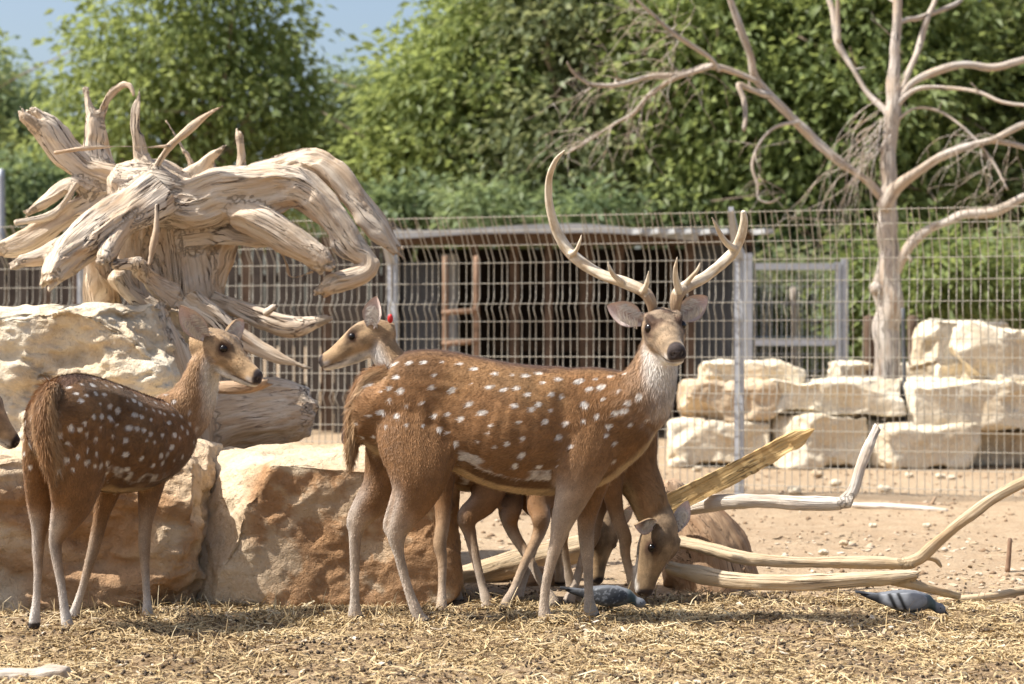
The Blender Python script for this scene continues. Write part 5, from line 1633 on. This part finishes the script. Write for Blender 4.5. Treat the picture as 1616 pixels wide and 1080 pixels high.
# ---- other does, from a standing skeleton with posed neck, head and feet ----------------------
def build_other(label, base, yaw, sc, hd, neck, feet, seed, spots=50, hairs=30000, ears=None, tagged=False, voxel=.0085, pal=None, group="spotted deer"):
    base = np.asarray(base, float)
    root = thing("spotted_doe", label, "deer", base, group)
    f = np.array([math.cos(yaw), math.sin(yaw), 0]); r = np.cross(f, (0, 0, 1)); u = np.array([0, 0, 1.0])
    W = lambda x, y, z: base + sc * (x * f + y * r + z * u)
    L = Loft()
    tor = [(-.43, .71, .06, .07), (-.38, .695, .10, .125), (-.24, .68, .13, .17), (-.06, .645, .15, .185), (.10, .635, .145, .18), (.22, .65, .125, .16), (.32, .67, .095, .125), (.38, .685, .06, .08)]
    L.add([[*W(x, 0, z), w * sc, h * sc] for x, z, w, h in tor], S0=r, n=22, kind='torso')
    nk = [[*W(.24, 0, .70), .085 * sc, .11 * sc], [*W(.32, 0, .715), .075 * sc, .10 * sc]] + [[*np.asarray(p), w, h] for p, w, h in neck] + [[*hd.w(-.07, 0, -.01), .05 * hd.sc, .055 * hd.sc]]
    L.add(nk, S0=r, S1=hd.r, n=18, kind='neck')
    for i, (kind, sd, foot) in enumerate(feet):
        foot = np.asarray(foot, float)
        if kind == 'fore':
            a = W(.24, sd * .085, .66); b = W(.23, sd * .085, .50)
            v = foot - b
            k = b + v * .48 + f * .012 * sc
            pts = [[*a, .055 * sc, .085 * sc], [*(a * .4 + b * .6), .045 * sc, .06 * sc], [*(b + v * .12), .034 * sc, .042 * sc], [*(b + v * .32), .027 * sc, .031 * sc], [*k, .0255 * sc, .029 * sc], [*(b + v * .60), .0195 * sc, .022 * sc], [*(b + v * .80), .0165 * sc, .018 * sc], [*(b + v * .90), .020 * sc, .022 * sc], [*(foot + u * .02), .021 * sc, .025 * sc], [*foot, .022 * sc, .029 * sc]]
        else:
            a = W(-.27, sd * .08, .66); b = W(-.25, sd * .09, .52); h = foot * .62 + b * .38 - f * .085 * sc
            h[2] = .33 * sc
            c = b * .45 + h * .55 + f * .03 * sc
            pts = [[*a, .06 * sc, .12 * sc], [*b, .056 * sc, .098 * sc], [*c, .040 * sc, .062 * sc], [*(h + u * .02), .030 * sc, .043 * sc], [*(h - u * .035 + f * .01), .0235 * sc, .028 * sc], [*(h * .55 + foot * .45), .018 * sc, .020 * sc], [*(h * .25 + foot * .75), .017 * sc, .0185 * sc], [*(h * .1 + foot * .9 + u * .01), .020 * sc, .023 * sc], [*foot, .022 * sc, .029 * sc]]
        L.add(pts, S0=r, n=12, step=.015, kind=kind)
    L.add([[*W(-.41, 0, .76), .025, .025], [*W(-.45, 0, .72), .028, .022], [*W(-.46, 0, .62), .026, .02], [*W(-.45, 0, .53), .008, .008]], S0=r, n=10, kind='tail')
    ears = ears or [(1, .13, .045, (-.3, .72, .62), (.8, .3, -.1)), (-1, .13, .045, (-.3, .72, .62), (.8, .3, -.1))]
    info = finish_deer(root, L, hd, seed, voxel, spots, hairs, pal or dict(leg=LEG, leglow=PALE * .95, neck=np.array([.30, .17, .085]), throat=WHITE * .8, headk=1.0, spot_gap=1.0), body_axis=f, ears=ears, hair_len=.014, spot_r=.0095)
    if tagged:
        inf = info[tagged - 1]
        SV, SF = grid_sphere(8, 12)
        c = P(616, 503, 7.60)
        V = SV * [.011, .008, .018] + c
        link("ear_tag", mesh_np("ear_tag", V, SF), MAT['tag'], root)
    return root

# doe behind the stag, head turned to the left, red tag
hB = Head(P(571, 534, 7.62), (-.95, -.06, -.32), (0.06, 1, 0), .94)
bB = P(768, 955, 7.70); bB[2] = 0
g0 = lambda px, py: np.array([P(px, py, gd(py))[0], gd(py), 0.0])
build_other("doe with a red ear tag looking out from behind the stag's rump", bB, math.pi + .42, .93, hB,
            [(P(650, 622, 7.60), .066, .085), (P(628, 585, 7.60), .055, .066), (P(608, 557, 7.61), .05, .058)],
            [('fore', -1, g0(697, 966)), ('fore', 1, g0(722, 950)), ('hind', -1, g0(795, 966)), ('hind', 1, g0(816, 951))], 303, 50, 26000,
            ears=[(1, .125, .04, (-.30, .35, .88), (.55, .3, 0)), (-1, .125, .044, (-.42, .30, .85), (.40, .85, 0))], tagged=2, pal=dict(leg=LEG * 1.1, leglow=PALE * 1.05, neck=np.array([.36, .22, .11]), throat=WHITE * .9, headk=1.1, spot_gap=1.0))
# feeding doe, facing right, head down
hC = Head(P(1040, 855, 7.62), (-.13, -.28, -.95), (-.72, -.66, .26), 1.08)
bC = P(872, 955, 7.72); bC[2] = 0
build_other("feeding doe with lowered head beneath the stag's chest", bC, -.06, .96, hC,
            [(P(1000, 735, 7.70), .075, .095), (P(1018, 775, 7.68), .064, .082), (P(1032, 812, 7.66), .058, .07)],
            [('fore', 1, g0(1003, 950)), ('fore', -1, g0(897, 956)), ('hind', 1, g0(770, 962)), ('hind', -1, g0(877, 962))], 304, 60, 30000,
            ears=[(1, .12, .04, (.25, .75, .1), (.6, .2, .8)), (-1, .13, .036, (-.96, .10, .28), (.28, -.66, .72))], pal=dict(leg=LEG * .9, leglow=PALE * .9, neck=RUF * .8, throat=BUFF, headk=.65, spot_gap=.8))
# second feeding doe behind it
hD = Head(P(948, 846, 8.02), (.02, -.32, -.95), (-.85, -.5, .16), .98)
bD = P(786, 955, 8.15); bD[2] = 0
build_other("shadowed doe feeding behind the stag's forelegs", bD, -.05, .95, hD,
            [(P(911, 745, 8.14), .075, .095), (P(928, 785, 8.1), .064, .08), (P(941, 812, 8.06), .058, .068)],
            [('fore', 1, np.array([.24, 8.06, 0])), ('fore', -1, np.array([.20, 8.24, 0])), ('hind', 1, np.array([-.24, 8.05, 0])), ('hind', -1, np.array([-.32, 8.25, 0]))], 305, 40, 14000,
            ears=[(1, .12, .04, (-.5, .55, .2), (.5, .3, .8)), (-1, .12, .04, (-.5, .55, .2), (.5, .3, .8))])
# deer reaching in from the left edge
hE = Head(P(-24, 640, 7.30), (.80, -.10, -.60), (-.1, -1, 0), .95)
bE = np.array([P(-6, 640, 7.30)[0] - .62, 7.32, 0])
build_other("doe with only its snout reaching in behind the standing doe's rump", bE, -.02, .92, hE,
            [(P(-90, 625, 7.31), .065, .08), (P(-55, 622, 7.30), .055, .065)],
            [('fore', 1, bE + [.22, -.08, 0]), ('fore', -1, bE + [.20, .08, 0]), ('hind', 1, bE + [-.27, -.08, 0]), ('hind', -1, bE + [-.22, .08, 0])], 306, 50, 14000)
# deer behind the middle block, only an ear showing
hF = Head(P(566, 732, 8.75), (-.35, .1, -.93), (.25, .97, 0), .95)
bF = np.array([P(632, 700, 9.25)[0], 9.3, 0])
build_other("doe hidden behind the ochre block with one dark ear showing", bF, math.radians(258), .86, hF,
            [(P(610, 690, 8.93), .066, .085), (P(592, 705, 8.86), .055, .066)],
            [('fore', 1, bF + [.0, -.2, 0]), ('fore', -1, bF + [-.12, -.2, 0]), ('hind', 1, bF + [.1, .25, 0]), ('hind', -1, bF + [-.06, .25, 0])], 307, 40, 8000,
            ears=[(1, .12, .042, (-.85, .35, .30), (.3, -.8, .2)), (-1, .135, .045, (-.85, .15, .55), (.3, .9, 0))])

# ------------------------------------------------------------------ pigeons
def build_pigeon(label, base, yaw, sc, checker, seed):
    root = thing("pigeon", label, "pigeon", base, "feral pigeons pecking in the straw")
    f = np.array([math.cos(yaw), math.sin(yaw), 0]); r = np.cross(f, (0, 0, 1)); u = np.array([0, 0, 1.0])
    b = np.asarray(base, float)
    W = lambda x, y, z: b + sc * (x * f + y * r + z * u)
    def finish(L, voxel, colf, name, sm=2):
        V, F = L.arrays()
        RV, RQ = remesh(V, F, voxel * sc)
        RV = laplace(RV, RQ, sm, .5)
        d = (RV - b) / sc
        loc = np.stack([d @ f, d @ r, d @ u], -1)
        C = np.clip(colf(loc), .004, .9)
        return link(name, mesh_np(name, RV, RQ, {"Col": rgba(C)}), MAT['fur'], root)
    blue = np.array([.135, .142, .155]); dark = np.array([.028, .029, .032]); light = np.array([.235, .245, .262])
    L = Loft()
    L.add([[*W(x, 0, z), w * sc, h * sc] for x, z, w, h in [(-.115, .078, .018, .012), (-.08, .072, .036, .030), (-.03, .064, .048, .044), (.02, .060, .050, .046), (.06, .060, .042, .040), (.086, .058, .032, .032), (.102, .050, .022, .023), (.114, .042, .0185, .0195), (.130, .034, .0225, .0225), (.145, .029, .0215, .021), (.157, .025, .013, .013)]], S0=r, n=18, step=.008)
    def cb(p):
        n = len(p)
        c = np.tile(blue, (n, 1))
        nk = smoothstep(.07, .10, p[:, 0])
        c = lerp(c, np.broadcast_to(np.array([.06, .085, .085]), (n, 3)), nk * (1 - smoothstep(.115, .125, p[:, 0])))
        c = lerp(c, np.broadcast_to(blue * 1.15, (n, 3)), smoothstep(.115, .125, p[:, 0]))
        return c * (1 + .25 * fbm(p, 60, 3, seed))[:, None]
    finish(L, .0042, cb, "body")
    # tail: flat fan
    T = Loft()
    T.add([[*W(x, 0, z), w * sc, .005 * sc] for x, z, w in [(-.08, .080, .026), (-.13, .088, .028), (-.18, .094, .032), (-.208, .097, .030)]], S0=r, n=14, step=.01, jag=.004)
    finish(T, .0035, lambda p: lerp(np.tile(blue * .75, (len(p), 1)), np.broadcast_to(dark * .6, (len(p), 3)), smoothstep(-.15, -.175, p[:, 0])), "tail", 1)
    for s in (-1, 1):
        G = Loft()
        G.add([[*W(x, s * y, z), .010 * sc, h * sc] for x, y, z, h in [(.078, .034, .068, .016), (.05, .046, .068, .032), (.0, .052, .066, .038), (-.05, .046, .068, .032), (-.10, .034, .072, .022), (-.15, .022, .080, .011), (-.185, .014, .088, .004)]], S0=r, n=14, step=.008)
        def cw(p):
            n = len(p)
            c = np.tile(light if not checker else blue * .45, (n, 1))
            for x0, w_ in ((-.025, .008), (-.062, .009)):
                bar = np.exp(-((p[:, 0] - x0 + (p[:, 2] - .07) * .45) / w_) ** 2)
                c = lerp(c, np.broadcast_to(dark * .5, (n, 3)), np.clip(bar * 1.3, 0, 1) * (0 if checker else 1))
            c = lerp(c, np.broadcast_to(dark * .8, (n, 3)), smoothstep(-.09, -.12, p[:, 0]))
            if checker:
                ck = smoothstep(.25, .5, fbm(p * [1, .3, 1], 150, 3, seed))
                c = lerp(c, np.broadcast_to(light * 1.1, (n, 3)), ck * .7 * smoothstep(-.13, -.10, p[:, 0]))
            return c * (1 + .2 * fbm(p, 80, 2, seed))[:, None]
        finish(G, .0035, cw, "wing", 1)
        lg = Loft()
        lg.add([[*W(.0, s * .020, .035), .006 * sc], [*W(.004, s * .020, .018), .0032 * sc], [*W(.002, s * .020, -.004), .003 * sc]], S0=r, n=7, step=.01)
        V, F = lg.arrays()
        link("leg", mesh_np("leg", V, F, {"Col": rgba(np.tile([.38, .09, .07], (len(V), 1)))}), MAT['fur'], root)
        SV, SF = grid_sphere(6, 8)
        link("eye", mesh_np("eye", SV * .0028 * sc + W(.138, s * .0200, .036), SF), MAT['eye'], root)
    bk = Loft()
    bk.add([[*W(.152, 0, .022), .006 * sc], [*W(.166, 0, .012), .004 * sc], [*W(.175, 0, .002), .0012 * sc]], S0=r, n=8, step=.006)
    V, F = bk.arrays()
    link("beak", mesh_np("beak", V, F, {"Col": rgba(np.tile([.05, .045, .045], (len(V), 1)))}), MAT['fur'], root)

def ground_at(px, py):
    d = gd(py); x = P(px, py, d)[0]
    return np.array([x, d, float(gh(np.array([x]), np.array([d]))[0])])
build_pigeon("slate grey pigeon with black wing bars pecking below the splintered branch", ground_at(1430, 974), -.10, .88, False, 5)
build_pigeon("dark chequered pigeon pecking behind the stag's forelegs", ground_at(960, 966), -.05, .86, True, 6)

# ------------------------------------------------------------------ straw, droppings, chips, stones
def m_tone(name, stops, rough=.7, spec=.3):
    t = NT(name)
    c = t.ramp(t.attr("tone", 'Fac'), stops)
    return t.done(c, rough, None, spec)
MAT['straw'] = m_tone("dry_straw", [(0, (.16, .10, .05)), (.3, (.38, .27, .135)), (.65, (.50, .37, .19)), (1, (.70, .59, .38))])
MAT['pellet'] = m_tone("droppings", [(0, (.03, .022, .016)), (1, (.12, .085, .055))], .9)
MAT['chip'] = m_tone("wood_chip", [(0, (.33, .24, .14)), (1, (.66, .57, .44))], .85)

heaps = [(1235, 950, .09, .075), (1110, 950, .14, .045), (1180, 962, .13, .04), (790, 965, .13, .045), (1330, 962, .08, .05), (1400, 1000, .12, .03), (1000, 1010, .15, .03), (350, 1020, .2, .03), (690, 972, .14, .025), (1040, 972, .14, .025), (1300, 968, .12, .025), (610, 970, .16, .02), (400, 978, .25, .02), (200, 978, .25, .02), (1440, 985, .2, .02), (860, 992, .2, .018), (930, 994, .2, .018), (560, 990, .15, .018), (660, 996, .15, .018), (60, 1000, .12, .015), (108, 1005, .12, .015), (240, 985, .14, .015)]
HP = [(*ground_at(a, b)[:2], r, h) for a, b, r, h in heaps]
def heap(x, y):
    z = np.zeros_like(x)
    for hx, hy, r, h in HP:
        z = z + h * np.exp(-((x - hx) ** 2 + ((y - hy) * 1.3) ** 2) / (r * r))
    return z

def build_straw(N=115000):
    rng = np.random.default_rng(88)
    x = rng.uniform(-2.6, 3.0, N * 2); y = rng.uniform(5.3, 8.6, N * 2)
    p = np.stack([x, y, x * 0], -1)
    edge = 7.62 + .28 * fbm(p, 1.5, 3, 4) + .25 * (x > .35) * 0
    keep = rng.random(N * 2) < np.clip(.04 + .96 * smoothstep(.35, -.15, y - edge), 0, 1) * (.30 + .70 * smoothstep(-.5, .4, fbm(p, 4, 3, 9)))
    x, y = x[keep][:N], y[keep][:N]
    N = len(x)
    hz = heap(x, y)
    z = gh(x, y) + hz * rng.uniform(.1, 1.05, N) + rng.uniform(-.004, .010, N)
    a = rng.uniform(0, 2 * np.pi, N); el = rng.normal(0, .22, N) + (hz > .008) * rng.normal(0, .3, N)
    D = np.stack([np.cos(a) * np.cos(el), np.sin(a) * np.cos(el), np.sin(el)], -1)
    L = np.clip(rng.lognormal(-3.45, .62, N), .008, .13)
    W = rng.uniform(.0008, .0021, N) * np.where(rng.random(N) < .1, 1.7, 1)
    up = nrm(np.array([0, 0, 1.0]) + rng.normal(0, .45, (N, 3)))
    S = nrm(np.cross(D, up))
    c = np.stack([x, y, z], -1)
    bend = rng.normal(0, .10, (N, 1)) * L[:, None] * np.cross(S, D) + rng.normal(0, .08, (N, 1)) * L[:, None] * S
    p0 = c - D * L[:, None] * .5; p2 = c + D * L[:, None] * .5; p1 = c + bend
    sw = S * W[:, None]
    V = np.stack([p0 - sw, p0 + sw, p1 - sw, p1 + sw, p2 - sw, p2 + sw], 1).reshape(-1, 3)
    i = np.arange(N) * 6
    Q = np.vstack([np.stack([i, i + 1, i + 3, i + 2], -1), np.stack([i + 2, i + 3, i + 5, i + 4], -1)])
    tone = np.clip(.48 + .22 * fbm(c, 3, 2, 14) + rng.normal(0, .22, N), 0, 1)
    o = link("straw_litter", mesh_np("straw_litter", V, Q, {"tone": np.repeat(tone, 6)}, smooth=False), MAT['straw'])
    tag(o, "short dry straw littering the ground around the deer", "straw", kind="stuff")
    # standing stalks along the rock feet and tufts
    M = 420
    base = np.concatenate([np.stack([rng.uniform(P(-60, 0, 7.4)[0], P(720, 0, 7.4)[0], 220), rng.normal(7.30, .09, 220)], -1), np.stack([rng.uniform(-1.8, 2.0, 200), rng.uniform(6.6, 7.8, 200)], -1)])
    zz = gh(base[:, 0], base[:, 1])
    a = rng.uniform(0, 2 * np.pi, M); el = rng.uniform(.3, 1.4, M)
    D = np.stack([np.cos(a) * np.cos(el), np.sin(a) * np.cos(el), np.sin(el)], -1)
    L = rng.uniform(.03, .10, M); W = rng.uniform(.001, .002, M)
    p0 = np.concatenate([base, zz[:, None]], 1); p2 = p0 + D * L[:, None]; p1 = (p0 + p2) / 2 + np.array([0, 0, 1]) * (L * .12)[:, None]
    S = nrm(np.cross(D, rng.normal(size=(M, 3)))); sw = S * W[:, None]
    V = np.stack([p0 - sw, p0 + sw, p1 - sw, p1 + sw, p2 - sw * .4, p2 + sw * .4], 1).reshape(-1, 3)
    i = np.arange(M) * 6
    Q = np.vstack([np.stack([i, i + 1, i + 3, i + 2], -1), np.stack([i + 2, i + 3, i + 5, i + 4], -1)])
    o = link("straw_stalks", mesh_np("straw_stalks", V, Q, {"tone": np.repeat(rng.uniform(.4, 1, M), 6)}, smooth=False), MAT['straw'])
    tag(o, "upright dry stalks poking out of the straw along the rocks", "straw", kind="stuff")
    # droppings
    M = 6000
    x = rng.uniform(-2.2, 2.2, M); y = 5.4 + rng.beta(1.2, 2.2, M) * 3.0
    oct_ = np.array([(1, 0, 0), (-1, 0, 0), (0, 1, 0), (0, -1, 0), (0, 0, 1), (0, 0, -1)], float)
    of = np.array([(0, 2, 4), (2, 1, 4), (1, 3, 4), (3, 0, 4), (2, 0, 5), (1, 2, 5), (3, 1, 5), (0, 3, 5)])
    sz = rng.uniform(.004, .0085, M)[:, None] * rng.uniform(.7, 1.3, (M, 3))
    an = rng.uniform(0, 6.28, M)
    V = oct_[None] * sz[:, None]
    ca, sa = np.cos(an)[:, None], np.sin(an)[:, None]
    V = np.stack([V[..., 0] * ca - V[..., 1] * sa, V[..., 0] * sa + V[..., 1] * ca, V[..., 2]], -1)
    V = V + np.stack([x, y, gh(x, y) + heap(x, y) * .5 + .004], -1)[:, None]
    F = (of[None] + (np.arange(M) * 6)[:, None, None]).reshape(-1, 3)
    o = link("droppings", mesh_np("droppings", V.reshape(-1, 3), F, {"tone": np.repeat(rng.random(M), 6)}), MAT['pellet'])
    tag(o, "small dark droppings scattered through the straw", "droppings", kind="stuff")
    # wood chips
    M = 1500
    x = rng.uniform(-2.2, 2.4, M); y = rng.uniform(5.4, 10.5, M)
    an = rng.uniform(0, 6.28, M); l = rng.uniform(.006, .022, M); w = l * rng.uniform(.25, .7, M)
    D = np.stack([np.cos(an), np.sin(an), rng.normal(0, .2, M)], -1); S = np.stack([-np.sin(an), np.cos(an), rng.normal(0, .2, M)], -1)
    c = np.stack([x, y, gh(x, y) + heap(x, y) * .6 + .006], -1)
    V = np.stack([c - D * l[:, None] - S * w[:, None], c + D * l[:, None] - S * w[:, None] * .6, c + D * l[:, None] * .8 + S * w[:, None], c - D * l[:, None] * .7 + S * w[:, None] * .8], 1)
    V2 = V - np.array([0, 0, .003])
    V = np.concatenate([V, V2], 1).reshape(-1, 3)
    i = (np.arange(M) * 8)[:, None]
    Q = np.vstack([i + np.array([[0, 1, 2, 3]]), i + np.array([[7, 6, 5, 4]]), i + np.array([[0, 4, 5, 1]]), i + np.array([[1, 5, 6, 2]]), i + np.array([[2, 6, 7, 3]]), i + np.array([[3, 7, 4, 0]])])
    o = link("wood_chips", mesh_np("wood_chips", V, Q, {"tone": np.repeat(rng.random(M), 8)}, smooth=False), MAT['chip'])
    tag(o, "small pale wood chips scattered over the soil", "wood chips", kind="stuff")
    # gravel further back
    M = 3400
    x = rng.uniform(-3.5, 4.2, M); y = 7.6 + rng.random(M) ** 1.3 * 8.5
    sz = np.clip(rng.lognormal(-4.75, .55, M), .004, .035)[:, None] * rng.uniform(.7, 1.3, (M, 3)) * [1, 1, .7]
    V = oct_[None] * (1 + rng.normal(0, .18, (M, 6, 1))) * sz[:, None] 
    an = rng.uniform(0, 6.28, M); ca, sa = np.cos(an)[:, None], np.sin(an)[:, None]
    V = np.stack([V[..., 0] * ca - V[..., 1] * sa, V[..., 0] * sa + V[..., 1] * ca, V[..., 2]], -1)
    V = V + np.stack([x, y, gh(x, y) + .003], -1)[:, None]
    F = (of[None] + (np.arange(M) * 6)[:, None, None]).reshape(-1, 3)
    o = link("gravel", mesh_np("gravel", V.reshape(-1, 3), F, {"tone": np.repeat(rng.random(M) ** 1.5, 6)}), MAT['gravel'])
    tag(o, "fine gravel scattered over the sandy soil", "gravel", kind="stuff")
MAT['gravel'] = m_tone("gravel", [(0, (.20, .13, .075)), (.5, (.38, .27, .17)), (1, (.54, .45, .34))], .9)
build_straw()

def build_stones():
    spots = [(1395, 768, 12), (1318, 760, 11), (1253, 772, 12), (1435, 748, 8), (1485, 750, 9), (1378, 828, 7), (1462, 828, 7), (1300, 870, 9), (1500, 752, 8), (1290, 745, 10), (1332, 855, 8), (1545, 905, 6), (1100, 738, 9), (1070, 728, 16)]
    for i, (px, py, r) in enumerate(spots):
        d = gd(py + r * .6); c = P(px, py + r * .6, d); R = r * d / FPX
        V, Q = rock_shape(7, (R * 1.7, R * 1.5, R * .95), 400 + i, 2.6, (), R * .22, 1.0 / R, 9, R * .07)
        dark = i in (9, 10)
        o = link("stone", mesh_np("stone", V, Q, {"stain": np.zeros(len(V))}), MAT['lime_warm' if dark else 'lime'])
        o.location = (c[0], c[1], R * .35)
        if i == 13:
            tag(o, "flat pale stone lying against the foot of the trapezoid boulder", "stone", "stones on the sand")
        else:
            tag(o, "small loose stone lying on the open sand", "stone", "stones on the sand")
build_stones()
